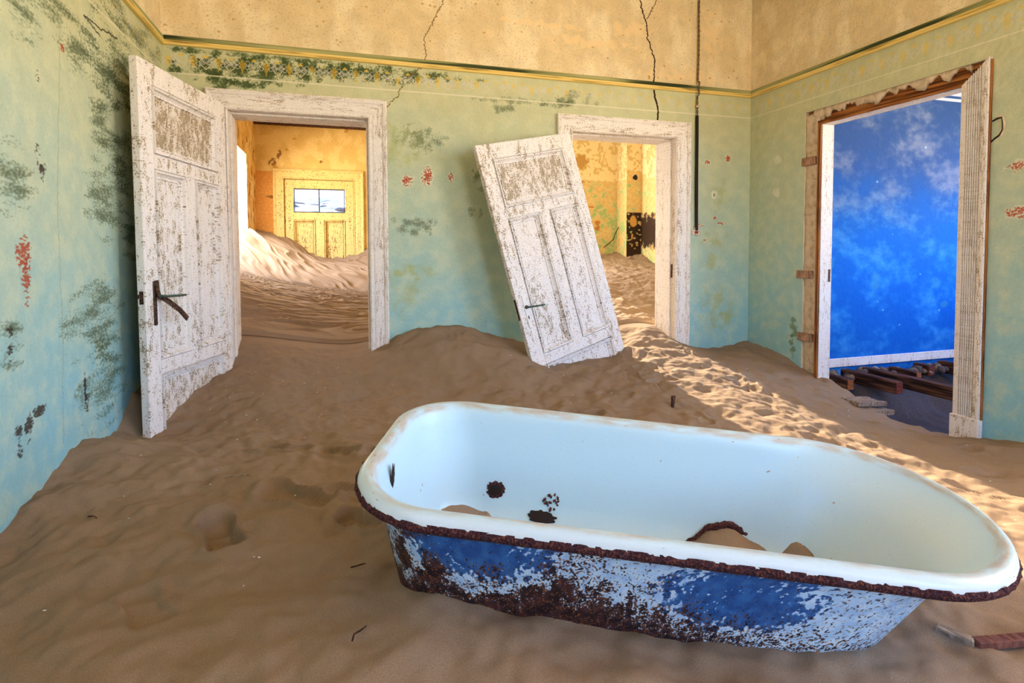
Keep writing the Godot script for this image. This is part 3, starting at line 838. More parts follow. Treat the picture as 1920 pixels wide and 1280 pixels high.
	for p in [[0.115, 0.70, 0.40, 1.62], [0.515, 0.70, W - 0.115, 1.62], [0.115, 0.18, W - 0.115, 0.55]]:
		part("panel", _panel(p[2] - p[0], p[3] - p[1], 0.040, 0.030), M.ypaint2, o, Transform3D(Basis(), Vector3(p[0], p[1], 0)))
	var dk := plain(Color8(64, 48, 34), 0.6)
	part("glazing_bar", box_mesh(Vector3(0.452, 1.89, z), Vector3(0.014, 0.33, 0.03), 0.002), dk, o)
	part("glazing_frame", _rim(0.12, 1.725, W - 0.12, 2.055, 0.010), dk, o, Transform3D(Basis(), Vector3(0, 0, z)))
	var gm := StandardMaterial3D.new()
	gm.transparency = BaseMaterial3D.TRANSPARENCY_ALPHA
	gm.albedo_color = Color(1, 1, 1, 0.04)
	gm.roughness = 0.02
	M.pane = gm
	for k in [[0.128, 0.445], [0.459, W - 0.128]]:
		part("pane", box_mesh(Vector3((k[0] + k[1]) / 2, 1.89, z), Vector3(k[1] - k[0], 0.32, 0.004), 0.0), gm, o)
	part("hinge", box_mesh(Vector3(-0.006, 1.62, 0.006), Vector3(0.018, 0.11, 0.018), 0.004), dk, o)

func _two_tone(w: int, h: int, sd: int, a: Color, b: Color) -> PackedByteArray:
	var n1 := noise8(sd, 0.012, w, h, 5)
	var n2 := noise8(sd + 1, 0.12, w, h, 3)
	var o := PackedByteArray()
	o.resize(w * h * 3)
	for i in w * h:
		var c := a.lerp(b, sstep(0.35, 0.65, n1[i] / 255.0)) * (0.95 + 0.1 * (n2[i] / 255.0))
		o[i * 3] = mini(255, int(c.r * 255)); o[i * 3 + 1] = mini(255, int(c.g * 255)); o[i * 3 + 2] = mini(255, int(c.b * 255))
	return o

# a sunk panel with a sloping moulding round it; the frame's face is at z = 0, lower left corner at the origin
func _panel(w: float, h: float, mould: float, sunk: float, uvw := 0.0, uvh := 0.0, uv0 := Vector2.ZERO) -> ArrayMesh:
	var m := MB.new()
	var steps := [[0.0, 0.0], [0.001, -0.012], [0.0055, -0.012], [0.0075, 0.007], [mould * 0.40, 0.004], [mould * 0.46, -sunk * 0.5], [mould * 0.74, -sunk * 1.1], [mould * 0.86, -sunk * 1.1], [mould * 0.92, -sunk * 0.7], [mould * 1.06, -sunk * 0.76], [mould * 1.12, -sunk * 1.15]]
	for i in steps.size():
		var a: Array = steps[i]
		var last := i == steps.size() - 1
		if last:
			_pq(m, [Vector3(a[0], a[0], a[1]), Vector3(w - a[0], a[0], a[1]), Vector3(w - a[0], h - a[0], a[1]), Vector3(a[0], h - a[0], a[1])], uvw, uvh, uv0)
			continue
		var b: Array = steps[i + 1]
		var ca := [Vector3(a[0], a[0], a[1]), Vector3(w - a[0], a[0], a[1]), Vector3(w - a[0], h - a[0], a[1]), Vector3(a[0], h - a[0], a[1])]
		var cb := [Vector3(b[0], b[0], b[1]), Vector3(w - b[0], b[0], b[1]), Vector3(w - b[0], h - b[0], b[1]), Vector3(b[0], h - b[0], b[1])]
		for k in 4: _pq(m, [ca[k], ca[(k + 1) % 4], cb[(k + 1) % 4], cb[k]], uvw, uvh, uv0)
	# the back of the panel
	_pq(m, [Vector3(0, 0, -0.034), Vector3(w, 0, -0.034), Vector3(w, h, -0.034), Vector3(0, h, -0.034)], uvw, uvh, uv0, -1.0)
	return m.mesh()

func _pq(m: MB, p: Array, uvw: float, uvh: float, uv0: Vector2, side := 1.0) -> void:
	var us := []
	if uvw > 0.0:
		for q in p: us.append(Vector2((uv0.x + q.x) / uvw, (uv0.y - q.y) / uvh))
	m.poly(p, Vector3(0, 0, side), us)

func _rim(x0: float, y0: float, x1: float, y1: float, w: float) -> ArrayMesh:
	var m := MB.new()
	m.box(Vector3((x0 + x1) / 2, y0 + w / 2, 0), Vector3(x1 - x0, w, 0.046), 0.002)
	m.box(Vector3((x0 + x1) / 2, y1 - w / 2, 0), Vector3(x1 - x0, w, 0.046), 0.002)
	m.box(Vector3(x0 + w / 2, (y0 + y1) / 2, 0), Vector3(w, y1 - y0 - 2 * w, 0.046), 0.002)
	m.box(Vector3(x1 - w / 2, (y0 + y1) / 2, 0), Vector3(w, y1 - y0 - 2 * w, 0.046), 0.002)
	return m.mesh()

# ---------------------------------------------------------------- the stove room behind the leaning door
func _stove_room() -> void:
	var x0 := 1.2
	var x1 := 4.567
	var mk := func(sd: int, peel: float) -> Sheet:
		var s := Sheet.new()
		s.w = 768; s.h = 768; s.wm = 3.6; s.hm = 3.6
		var n1 := noise8(sd, 0.018, 768, 768, 5)
		var n2 := noise8(sd + 1, 0.055, 768, 768, 5)
		s.nz = noise8(sd + 2, 0.05, 768, 768, 5)
		s.b = PackedByteArray()
		s.b.resize(768 * 768 * 3)
		for y in 768:
			var Y := 3.6 * (1.0 - (y + 0.5) / 768)
			for x in 768:
				var i := y * 768 + x
				var p := n1[i] / 255.0 * 0.65 + n2[i] / 255.0 * 0.5 - 0.58 + peel
				var c := Color8(232, 215, 166)
				if Y < 2.32: c = Color8(166, 186, 126)
				if Y < 2.32: p += 0.05 + 0.09 * sstep(1.3, 2.1, Y)
				var a := clampf(p * 14.0, 0.0, 1.0)
				c = c.lerp(Color8(226, 206, 150).lerp(Color8(204, 172, 112), n2[i] / 255.0), a)
				if a > 0.02 and a < 0.6: c = c.lerp(Color8(244, 234, 204), 0.5)
				s.b[i * 3] = c.r8; s.b[i * 3 + 1] = c.g8; s.b[i * 3 + 2] = c.b8
		return s
	var s: Sheet = mk.call(401, -0.02)
	for q in [[2.55, 2.30, 0.25, 0.012], [2.75, 1.9, 0.08, 0.012], [2.6, 1.55, 0.25, 0.02], [2.45, 1.75, 0.03, 0.02], [2.75, 1.3, 0.1, 0.08], [2.6, 1.45, 0.05, 0.05], [2.85, 1.6, 0.06, 0.1]]:
		s.stain(q[0], q[1], q[2], q[3], Color8(176, 104, 48), 0.75, 1.6, 1.6)
	s.stain(2.55, 2.62, 0.16, 0.14, Color8(176, 136, 70), 0.85, 0.5, 2.2)
	M.stove_back = sheet_mat(s, 0.9, M.grit)
	wall("wall_stove_back", "yellow and green flaking wall at the back of the stove room", Vector3(x0 - 0.1, 0, ZH), Vector3(1, 0, 0), Vector3(0, 0, 1), x1 - x0 + 0.1, CEIL, 0.3, [Rect2(0.5, 1.35, 1.4, 2.05)], M.stove_back, M.plaster, 3.6, 3.6)
	s = mk.call(411, 0.06)
	s.stain(0.45, 1.5, 0.9, 0.3, Color8(52, 36, 30), 0.95, 0.5, 2.5)
	M.stove_right = sheet_mat(s, 0.9, M.grit)
	wall("wall_stove_right", "yellow plaster wall of the stove room, blackened low down", Vector3(x1, 0, ZH), Vector3(0, 0, 1), Vector3(-1, 0, 0), ZJ - ZH, CEIL, 0.15, [], M.stove_right, M.plaster, 3.6, 3.6)
	# the chimney breast in the corner: green with a soot-black dado, a round flue hole in its front
	var o := Node3D.new()
	o.name = "chimney_breast"
	o.position = Vector3(4.305, 0, -7.885)
	add_child(o, true)
	tag(o, "yellow and green chimney breast with a soot-black lower half and a round flue hole", "chimney", "", "structure")
	s = mk.call(421, 0.0)
	for y in 768:
		var Y := 3.6 * (1.0 - (y + 0.5) / 768)
		if Y > 1.80: continue
		for x in 60:
			if s.nz[y * 768 + x] < 168 or Y < 1.2: s.put(y * 768 + x, Color8(50, 36, 32), 0.95)
	s.stain(0.12, 1.66, 0.075, 0.105, Color8(206, 160, 84), 1.0, 0.15, 3.0)
	s.stain(0.10, 1.42, 0.02, 0.05, Color8(206, 160, 84), 1.0, 0.8, 3.0)
	s.stain(0.10, 1.27, 0.02, 0.04, Color8(206, 160, 84), 1.0, 0.8, 3.0)
	s.stain(0.15, 2.36, 0.12, 0.1, Color8(226, 190, 110), 0.9, 0.8, 2.0)
	M.stove_chimney = sheet_mat(s, 0.9, M.grit)
	var m := MB.new()
	var w := x1 - 4.305
	var d := -7.885 - ZH
	var fr := func(p: Array, nrm: Vector3, du: float) -> void:
		var us := []
		for q in p: us.append(Vector2(((q.x if du == 0.0 else du + q.z)) / 3.6, 1.0 - q.y / 3.6))
		m.poly(p, nrm, us)
	fr.call([Vector3(0, 0, 0), Vector3(w, 0, 0), Vector3(w, CEIL, 0), Vector3(0, CEIL, 0)], Vector3(0, 0, 1), 0.0)
	fr.call([Vector3(0, 0, -d), Vector3(0, 0, 0), Vector3(0, CEIL, 0), Vector3(0, CEIL, -d)], Vector3(-1, 0, 0), 2.0)
	part("plaster_face", m.mesh(), M.stove_chimney, o)
	var hole := MB.new()
	hole.loft([_ring(0.062, 0.004, 20, 0.012), _ring(0.048, 0.012, 20, 0.012), _ring(0.042, -0.002, 20, 0.006), _ring(0.036, 0.0015, 20, 0.0)], true, true)
	part("flue_collar", hole.mesh(), M.mortar, o, Transform3D(Basis(), Vector3(0.15, 2.355, 0.002)))
	var disc := MB.new()
	disc.loft([_ring(0.045, 0.003, 20, 0.0), _ring(0.02, 0.003, 20, 0.0)], true, true, [], false, true)
	part("flue_hole", disc.mesh(), M.black, o, Transform3D(Basis(), Vector3(0.15, 2.355, 0.001)))
	# a bent rod left in the wall
	var rod := thing("bent_rod", "thin bent dark metal rod sticking out of the flaking stove room wall", "rod", Transform3D(Basis(), Vector3(4.06, 1.32, ZH)))
	var rm := MB.new()
	rm.tube([Vector3(0, -0.08, -0.01), Vector3(0.06, -0.02, 0.05), Vector3(0.15, 0.06, 0.06), Vector3(0.17, 0.14, 0.07), Vector3(0.26, 0.28, 0.05), Vector3(0.30, 0.34, -0.01)], 0.007, 6)
	part("rod", rm.mesh(), M.black, rod)

func _ring(r: float, z: float, cnt: int, wob: float) -> Array:
	var a := []
	for i in cnt:
		var t := TAU * i / cnt
		var rr := r + wob * sin(t * 3.0 + r * 90.0) * 0.5 + wob * 0.4 * sin(t * 7.0)
		a.append(Vector3(cos(t) * rr, sin(t) * rr, z))
	return a

# ---------------------------------------------------------------- the blue room
func _blue_room() -> void:
	var zb := -4.44
	var x0 := XR + 0.13
	var s := Sheet.new()
	s.w = 1024; s.h = 768; s.wm = 4.0; s.hm = 4.2
	s.nz = noise8(501, 0.02, 1024, 768, 5, FastNoiseLite.TYPE_SIMPLEX_SMOOTH, 2, 1)
	var n1 := noise8(502, 0.010, 1024, 768, 6, FastNoiseLite.TYPE_SIMPLEX_SMOOTH, 2, 1)
	var n2 := noise8(503, 0.05, 1024, 768, 6, FastNoiseLite.TYPE_SIMPLEX_SMOOTH, 2, 1)
	var n3 := noise8(504, 0.2, 1024, 768, 3)
	s.b.resize(1024 * 768 * 3)
	for y in 768:
		var Y := 4.2 * (1.0 - (y + 0.5) / 768) - 0.6
		for x in 1024:
			var i := y * 1024 + x
			var k := n1[i] / 255.0 + (n2[i] / 255.0 - 0.5) * 0.5
			var c := Color8(14, 100, 196).lerp(Color8(64, 150, 222), sstep(0.30, 1.15, k))
			var hi := Color8(46, 80, 144).lerp(Color8(112, 126, 166), sstep(0.28, 1.1, k))
			c = c.lerp(hi, sstep(1.1, 2.2, Y + (n1[i] / 255.0 - 0.5) * 0.5))
			c = c * (0.93 + 0.1 * (n3[i] / 255.0))
			if Y > 2.82 and (Y < 2.85 or Y > 2.88): c = Color8(186, 196, 220)
			s.b[i * 3] = mini(255, int(c.r * 255)); s.b[i * 3 + 1] = mini(255, int(c.g * 255)); s.b[i * 3 + 2] = mini(255, int(c.b * 255))
	for i in 12: s.stain(rng.randf_range(0.8, 3.2), rng.randf_range(0.8, 3.0), 0.012, 0.010, Color8(150, 190, 236), 0.8, 1.0, 2.0)
	for q in [[2.45, 0.85, 0.09, 0.07], [1.0, 1.05, 0.05, 0.05], [2.6, 0.6, 0.05, 0.04], [1.6, 0.9, 0.06, 0.12]]: s.stain(q[0], q[1] + 0.6, q[2], q[3], Color8(70, 140, 170), 0.5, 1.8, 1.2)
	M.blue = sheet_mat(s, 0.8, M.grit)
	var bl := plain(Color8(60, 110, 190), 0.85)
	wall("wall_blue_back", "cloudy blue painted wall seen through the broken doorway", Vector3(x0, -0.6, zb), Vector3(1, 0, 0), Vector3(0, 0, 1), 3.7, CEIL + 0.6, 0.25, [], M.blue, M.plaster, 4.0, 4.2)
	wall("wall_blue_right", "blue wall with a window opening on the far side of the blue room", Vector3(x0 + 3.7, -0.6, zb), Vector3(0, 0, 1), Vector3(-1, 0, 0), 2.84, CEIL + 0.6, 0.25, [Rect2(0.5, 1.5, 1.8, 1.8)], bl, M.plaster)
	wall("wall_blue_front", "blue wall with a window opening behind the sand-filled room", Vector3(x0, -0.6, -1.6), Vector3(1, 0, 0), Vector3(0, 0, -1), 3.7, CEIL + 0.6, 0.25, [Rect2(0.9, 1.5, 1.6, 1.6)], bl, M.plaster)
	struct("baseboard_blue", box_mesh(Vector3(x0 + 1.85, 0.04, zb + 0.012), Vector3(3.7, 0.088, 0.024), 0.004), M.paint2, "chipped pale skirting board under the blue wall", "skirting board")
	# floor joists, the boards gone
	var jl := ["short dark floor joist with a sawn orange end, beside the white door jamb", "dark floor joist with a rounded reddish end, second from the door jamb", "long dark floor joist running out past the fluted casing", "short dark joist stub with a sawn orange end, behind the long joist", "stubby dark joist with a red-brown sawn end, near the skirting board", "dark joist stub half hidden by the fluted casing"]
	var js := [[4.50, 0.085, -3.96, 0.105, 0], [4.845, 0.094, -3.755, 0.115, 1], [5.13, 0.10, -2.2, 0.12, 2], [5.40, 0.07, -3.99, 0.10, 0], [5.83, 0.095, -4.18, 0.11, 1], [6.19, 0.10, -3.95, 0.12, 1]]
	for i in js.size():
		var j: Array = js[i]
		var z0 := zb + 0.03 + (0.12 if i in [3] else 0.06)
		var o := thing("floor_joist", jl[i], "joist", Transform3D(Basis(), Vector3(j[0], 0, (z0 + j[2]) / 2)), "dark joists of the missing floor in the blue room")
		var len: float = j[2] - z0
		part("beam", box_mesh(Vector3.ZERO, Vector3(j[1], len - 0.004, j[3]), 0.009), M.timber, o, Transform3D(Basis(Vector3(1, 0, 0), Vector3(0, 0, 1), Vector3(0, -1, 0)), Vector3(0, -0.002 - j[3] / 2, 0)))
		part("sawn_end", box_mesh(Vector3(0, -0.002 - j[3] / 2, len / 2), Vector3(j[1] * 0.84, j[3] * 0.86, 0.006), 0.002), M.endgrain if j[4] == 0 else M.endred, o)
	# rubble along the skirting
	var st := []
	for k in 3:
		st.append(_stone(600 + k))
	var sm := [plain(Color8(112, 96, 84), 0.9), plain(Color8(140, 124, 108), 0.9), plain(Color8(88, 78, 76), 0.9)]
	for i in 46:
		var x := 4.62 + 1.75 * (i + rng.randf() * 0.8) / 46.0
		var o := part("rubble_stone", st[i % 3], sm[(i * 7) % 3], self, Transform3D(Basis.from_euler(Vector3(rng.randf() * 6, rng.randf() * 6, rng.randf() * 6)).scaled(Vector3.ONE * rng.randf_range(0.03, 0.062)), Vector3(x, -0.055 - rng.randf() * 0.02, zb + 0.06 + rng.randf() * 0.22)))
		tag(o, "small grey-brown rubble stone lying along the foot of the blue wall", "stone", "rubble stones under the blue wall")

func _stone(sd: int) -> ArrayMesh:
	var f := FastNoiseLite.new()
	f.seed = sd
	f.frequency = 0.9
	var rings := []
	for r in 7:
		var t := PI * (r + 0.3) / 6.6
		var ring := []
		for k in 9:
			var a := TAU * k / 9
			var p := Vector3(sin(t) * cos(a), cos(t) * 0.7, sin(t) * sin(a))
			ring.append(p * (1.0 + 0.45 * f.get_noise_3dv(p * 1.6)))
		rings.append(ring)
	var m := MB.new()
	m.loft(rings, true, true, [], true, true)
	return m.mesh()

# ---------------------------------------------------------------- sand
var tub := Transform3D(Basis(Vector3(0.928, -0.093, 0.361), Vector3(0.058, 0.993, 0.106), Vector3(-0.368, -0.077, 0.927)).orthonormalized(), Vector3(0.908, 0.557, -1.408))
var spline := []      # thin-plate spline through heights of the sand: [x, z, weight]
var affine := Vector3.ZERO

# heights of the sand, [x, z, y]: along the walls, at the doors, at the bath and between
func _fit_sand() -> void:
	var c := [
		[-1.156, -2.31, 0.233], [-1.156, -3.01, 0.35], [-1.156, -3.25, 0.27], [-1.156, -3.4, 0.30], [-1.156, -3.58, 0.40], [-1.156, -4.25, 0.42], [-1.156, -1.5, 0.20],
		[-1.0, -3.05, 0.31], [-0.97, -3.22, 0.245], [-1.0, -3.33, 0.215], [-0.937, -3.563, 0.27], [-0.825, -3.973, 0.368], [-0.754, -4.233, 0.40],
		[-0.6, -4.3, 0.44], [-0.336, -4.3, 0.44], [0.168, -4.3, 0.44], [0.302, -4.28, 0.52], [0.47, -4.28, 0.585], [0.60, -4.28, 0.62], [0.74, -4.28, 0.632], [0.95, -4.28, 0.60], [1.2, -4.27, 0.51],
		[0.74, -4.0, 0.55], [0.75, -3.7, 0.37], [0.4, -3.85, 0.40], [0.15, -3.8, 0.33], [1.1, -3.8, 0.43], [1.34, -3.865, 0.40], [1.2, -3.5, 0.31], [1.477, -3.89, 0.32], [1.626, -3.935, 0.325], [1.833, -3.994, 0.33], [2.053, -4.059, 0.343], [2.217, -4.11, 0.386],
		[0.2, -3.3, 0.25], [-0.15, -3.34, 0.24], [-0.5, -3.6, 0.31], [-0.6, -3.0, 0.255], [0.8, -3.2, 0.25], [1.5, -3.4, 0.27], [2.1, -3.7, 0.33], [1.9, -3.0, 0.26], [2.3, -2.6, 0.22],
		[2.42, -4.33, 0.43], [2.68, -4.36, 0.49], [2.9, -4.3, 0.37], [3.06, -4.28, 0.325], [3.3, -4.28, 0.31], [3.6, -4.28, 0.345], [3.626, -3.97, 0.326], [3.626, -3.67, 0.221], [3.626, -3.39, 0.165], [3.626, -3.165, 0.11], [3.626, -2.99, 0.04], [3.626, -2.754, 0.025], [3.626, -2.59, 0.015], [3.626, -2.43, 0.06], [3.626, -2.295, 0.095], [3.626, -2.08, 0.14], [3.626, -1.3, 0.17],
		[3.2, -3.6, 0.25], [2.9, -3.2, 0.24], [3.2, -2.8, 0.12], [2.9, -2.3, 0.13], [3.2, -1.8, 0.12], [2.6, -1.5, 0.14], [2.2, -1.0, 0.19], [3.0, 0.0, 0.2],
		[0.05, -1.75, 0.24], [-0.2, -2.3, 0.25], [0.3, -2.6, 0.26], [1.0, -2.6, 0.25], [1.7, -2.1, 0.22], [0.177, -1.393, 0.325], [0.446, -1.29, 0.288], [0.816, -1.146, 0.252], [1.078, -1.044, 0.226], [1.3, -0.98, 0.21], [1.6, -1.0, 0.20], [0.5, -0.9, 0.27], [1.2, -0.7, 0.24],
		[-0.5, -2.2, 0.235], [-0.5, -1.5, 0.24], [0.0, -1.2, 0.29], [-1.0, 0.0, 0.22], [0.5, 0.5, 0.25], [2.0, 1.0, 0.22], [-1.0, 2.5, 0.22], [3.6, 2.5, 0.22],
		# the hall
		[-0.77, -4.55, 0.52], [-0.336, -4.55, 0.47], [0.168, -4.5, 0.44], [-1.1, -5.2, 0.78], [-1.13, -6.0, 1.02], [-1.13, -6.59, 1.216], [-1.13, -7.42, 1.49], [-1.13, -8.0, 1.47], [-0.74, -8.2, 1.39], [-0.32, -8.2, 1.11], [0.0, -8.2, 1.12], [0.28, -8.2, 1.22], [0.9, -8.2, 1.34], [-0.3, -7.2, 1.02], [-0.5, -6.2, 0.90], [0.1, -6.8, 0.92], [-0.3, -5.4, 0.66], [0.3, -5.6, 0.62], [0.9, -5.2, 0.62], [0.9, -6.5, 0.85], [-1.5, -7.0, 1.5], [-1.5, -5.5, 1.1],
		# the stove room
		[2.42, -4.6, 0.48], [2.75, -4.6, 0.50], [2.0, -4.8, 0.50], [4.03, -8.15, 1.12], [4.31, -7.88, 1.086], [4.567, -7.8, 1.12], [4.567, -7.5, 1.01], [3.6, -8.2, 1.08], [2.5, -8.2, 1.05], [1.3, -8.1, 1.1], [3.5, -6.5, 0.86], [4.5, -5.5, 0.72], [3.2, -5.4, 0.62], [2.4, -6.0, 0.74], [1.3, -6.0, 0.75]]
	var n := c.size()
	var m := n + 3
	var A := []
	for i in m:
		var row := PackedFloat64Array()
		row.resize(m + 1)
		A.append(row)
	for i in n:
		for j in n:
			A[i][j] = _tps(c[i][0] - c[j][0], c[i][1] - c[j][1])
		A[i][i] += 0.002
		A[i][n] = 1.0; A[i][n + 1] = c[i][0]; A[i][n + 2] = c[i][1]
		A[n][i] = 1.0; A[n + 1][i] = c[i][0]; A[n + 2][i] = c[i][1]
		A[i][m] = c[i][2]
	for p in m:
		var best := p
		for r in range(p + 1, m):
			if absf(A[r][p]) > absf(A[best][p]): best = r
		var tmp = A[p]; A[p] = A[best]; A[best] = tmp
		var pr: PackedFloat64Array = A[p]
		var inv := 1.0 / pr[p]
		for r in range(p + 1, m):
			var rr: PackedFloat64Array = A[r]
			var fct := rr[p] * inv
			if fct == 0.0: continue
			for k in range(p, m + 1): rr[k] -= fct * pr[k]
			A[r] = rr
	var x := PackedFloat64Array()
	x.resize(m)
	for p in range(m - 1, -1, -1):
		var v: float = A[p][m]
		for k in range(p + 1, m): v -= A[p][k] * x[k]
		x[p] = v / A[p][p]
	for i in n: spline.append(Vector3(c[i][0], c[i][1], x[i]))
	affine = Vector3(x[n], x[n + 1], x[n + 2])

func _tps(dx: float, dz: float) -> float:
	var r2 := dx * dx + dz * dz
	return 0.5 * r2 * log(r2) if r2 > 1e-12 else 0.0

func sand_at(x: float, z: float) -> float:
	var s := affine.x + affine.y * x + affine.z * z
	for p in spline:
		var dx: float = x - p.x
		var dz: float = z - p.y
		var r2 := dx * dx + dz * dz
		if r2 > 1e-9: s += p.z * 0.5 * r2 * log(r2)
	return s

func _coarse(x0: float, z0: float, w: float, d: float, nx: int, nz: int) -> PackedFloat32Array:
	var cx := int(w / 0.08)
	var cz := int(d / 0.08)
	var a := PackedFloat32Array()
	a.resize(cx * cz)
	for j in cz:
		for i in cx: a[j * cx + i] = sand_at(x0 + (i + 0.5) * w / cx, z0 + (j + 0.5) * d / cz)
	var im := Image.create_from_data(cx, cz, false, Image.FORMAT_RF, a.to_byte_array())
	im.resize(nx, nz, Image.INTERPOLATE_CUBIC)
	return im.get_data().to_float32_array()

func _field_mesh(h: PackedFloat32Array, x0: float, z0: float, w: float, d: float, nx: int, nz: int, am: ArrayMesh) -> void:
	var v := PackedVector3Array()
	var n := PackedVector3Array()
	v.resize(nx * nz); n.resize(nx * nz)
	var sx := w / nx
	var sz := d / nz
	for j in nz:
		for i in nx:
			var k := j * nx + i
			v[k] = Vector3(x0 + (i + 0.5) * sx, h[k], z0 + (j + 0.5) * sz)
			var l := h[k - 1] if i > 0 else h[k]
			var r := h[k + 1] if i < nx - 1 else h[k]
			var u := h[k - nx] if j > 0 else h[k]
			var b := h[k + nx] if j < nz - 1 else h[k]
			n[k] = Vector3((l - r) / (2.0 * sx), 1.0, (u - b) / (2.0 * sz)).normalized()
	var idx := PackedInt32Array()
	idx.resize((nx - 1) * (nz - 1) * 6)
	var q := 0
	for j in nz - 1:
		for i in nx - 1:
			var a := j * nx + i
			idx[q] = a; idx[q + 1] = a + 1; idx[q + 2] = a + nx
			idx[q + 3] = a + 1; idx[q + 4] = a + nx + 1; idx[q + 5] = a + nx
			q += 6
	var arr := []
	arr.resize(Mesh.ARRAY_MAX)
	arr[Mesh.ARRAY_VERTEX] = v
	arr[Mesh.ARRAY_NORMAL] = n
	arr[Mesh.ARRAY_INDEX] = idx
	am.add_surface_from_arrays(Mesh.PRIMITIVE_TRIANGLES, arr)

func _sand() -> void:
	_fit_sand()
	# the room: a fine field in view, a coarse one behind the camera
	var x0 := -1.2
	var z0 := -4.75
	var w := 5.1
	var d := 3.99
	var nx := 560
	var nz := 438
	var h := _coarse(x0, z0, w, d, nx, nz)
	var a := noise8(700, 0.030, nx, nz, 3)
	var b := noise8(701, 0.075, nx, nz, 4)
	var c := noise8(702, 0.11, nx, nz, 3, FastNoiseLite.TYPE_SIMPLEX_SMOOTH, 2, 1)
	var rp := noise8(703, 0.05, nx, nz, 2, FastNoiseLite.TYPE_SIMPLEX_SMOOTH, 5, 1)
	var e1 := tub.basis.x
	var up := tub.basis.y
	var e3 := tub.basis.z
	var o := tub.origin
	# footprints: [x, z, turn, half length, half width, depth]
	var prints := [[-0.43, -2.12, 0.35, 0.15, 0.055, 0.038], [-0.20, -2.30, 0.9, 0.17, 0.06, 0.036], [0.02, -2.28, 1.3, 0.12, 0.05, 0.025], [-0.05, -2.75, 0.9, 0.13, 0.05, 0.022], [0.16, -2.62, 1.0, 0.13, 0.05, 0.03], [0.22, -2.4, 0.9, 0.12, 0.05, 0.03], [-0.3, -2.9, 1.2, 0.14, 0.05, 0.018], [0.35, -2.85, 1.2, 0.13, 0.05, 0.02], [-0.55, -1.75, 0.5, 0.13, 0.05, 0.012], [0.05, -2.05, 0.8, 0.11, 0.05, 0.03], [0.9, -3.05, 1.3, 0.13, 0.05, 0.014], [1.35, -3.0, 1.1, 0.13, 0.05, 0.018], [1.7, -3.25, 0.9, 0.12, 0.05, 0.016], [3.25, -2.2, 0.7, 0.13, 0.05, 0.015], [3.35, -2.65, 0.5, 0.12, 0.05, 0.012], [3.0, -1.85, 1.0, 0.12, 0.05, 0.014]]
	var pr := RandomNumberGenerator.new()
	pr.seed = 33
	for i in 42:
		prints.append([pr.randf_range(1.95, 2.95), pr.randf_range(-4.2, -1.5), pr.randf_range(-0.5, 0.6), pr.randf_range(0.09, 0.14), pr.randf_range(0.035, 0.055), pr.randf_range(0.005, 0.011)])
	for j in nz:
		var z := z0 + (j + 0.5) * d / nz
		for i in nx:
			var k := j * nx + i
			var x := x0 + (i + 0.5) * w / nx
			var tr := sstep(1.75, 2.15, x) * (1.0 - sstep(2.9, 3.1, x)) * sstep(-4.6, -4.1, z)
			var lf := sstep(0.6, -0.2, x) * sstep(-1.7, -2.3, z)
			var fd := sstep(-4.68, -4.4, z)
			var y := h[k] + fd * ((a[k] / 255.0 - 0.5) * 0.046 + (b[k] / 255.0 - 0.5) * (0.007 + 0.007 * tr + 0.012 * lf) + (c[k] / 255.0 - 0.5) * (0.001 + 0.004 * tr) + (rp[k] / 255.0 - 0.5) * (0.007 + 0.014 * lf))
			if x > 3.68: y -= (x - 3.68) * 1.3
			var p := Vector3(x - o.x, 0, z - o.z)
			var lx := p.dot(e1)
			var lz := p.dot(e3)
			if absf(lz) < 0.36 and lx > -0.84 and lx < 0.84:
				var dd := -(tub.basis.y.dot(Vector3(p.x, y - o.y, p.z)))
				lx += tub.basis.x.y * (y - o.y)
				lz += tub.basis.z.y * (y - o.y)
				if dd > 0.4 or _in_tub(lx, lz, maxf(dd, 0.0)): y = minf(y, o.y + (-0.46 - up.x * p.x - up.z * p.z) / up.y)
			h[k] = y
	for f in prints:
		var ct := cos(f[2])
		var stn := sin(f[2])
		var rad: float = f[3] * 1.5
		for j in range(maxi(0, int((f[1] - rad - z0) / d * nz)), mini(nz, int((f[1] + rad - z0) / d * nz) + 1)):
			for i in range(maxi(0, int((f[0] - rad - x0) / w * nx)), mini(nx, int((f[0] + rad - x0) / w * nx) + 1)):
				var dx: float = x0 + (i + 0.5) * w / nx - f[0]
				var dz: float = z0 + (j + 0.5) * d / nz - f[1]
				var u: float = (dx * stn + dz * ct) / f[3]
				var s: float = (dx * ct - dz * stn) / (f[4] * (1.0 - 0.18 * cos(u * 4.0)))
				var e := sqrt(u * u * u * u + s * s * s * s)
				e = sqrt(e)
				if e < 1.5: h[j * nx + i] += f[5] * (-(1.0 - sstep(0.75, 1.02, e)) + 0.45 * (sstep(0.85, 1.1, e) - sstep(1.1, 1.5, e)))
	var am := ArrayMesh.new()
	_field_mesh(h, x0, z0, w, d, nx, nz, am)
	var h2 := _coarse(x0, z0 + d - 0.1, w, 3.7, 64, 48)
	_field_mesh(h2, x0, z0 + d - 0.03, w, 3.7, 64, 48, am)
	var o1 := part("sand_drift", am, M.sand, self)
	tag(o1, "brown wind-blown sand, rippled and trodden, covering the floor of the green room", "sand", "", "stuff")
	# the hall dune, in long slanting waves
	x0 = -1.75; z0 = -8.3; w = 2.8; d = 3.62; nx = 240; nz = 310
	h = _coarse(x0, z0, w, d, nx, nz)
	var f2 := FastNoiseLite.new()
	f2.seed = 720
	f2.frequency = 1.0
	f2.fractal_octaves = 2
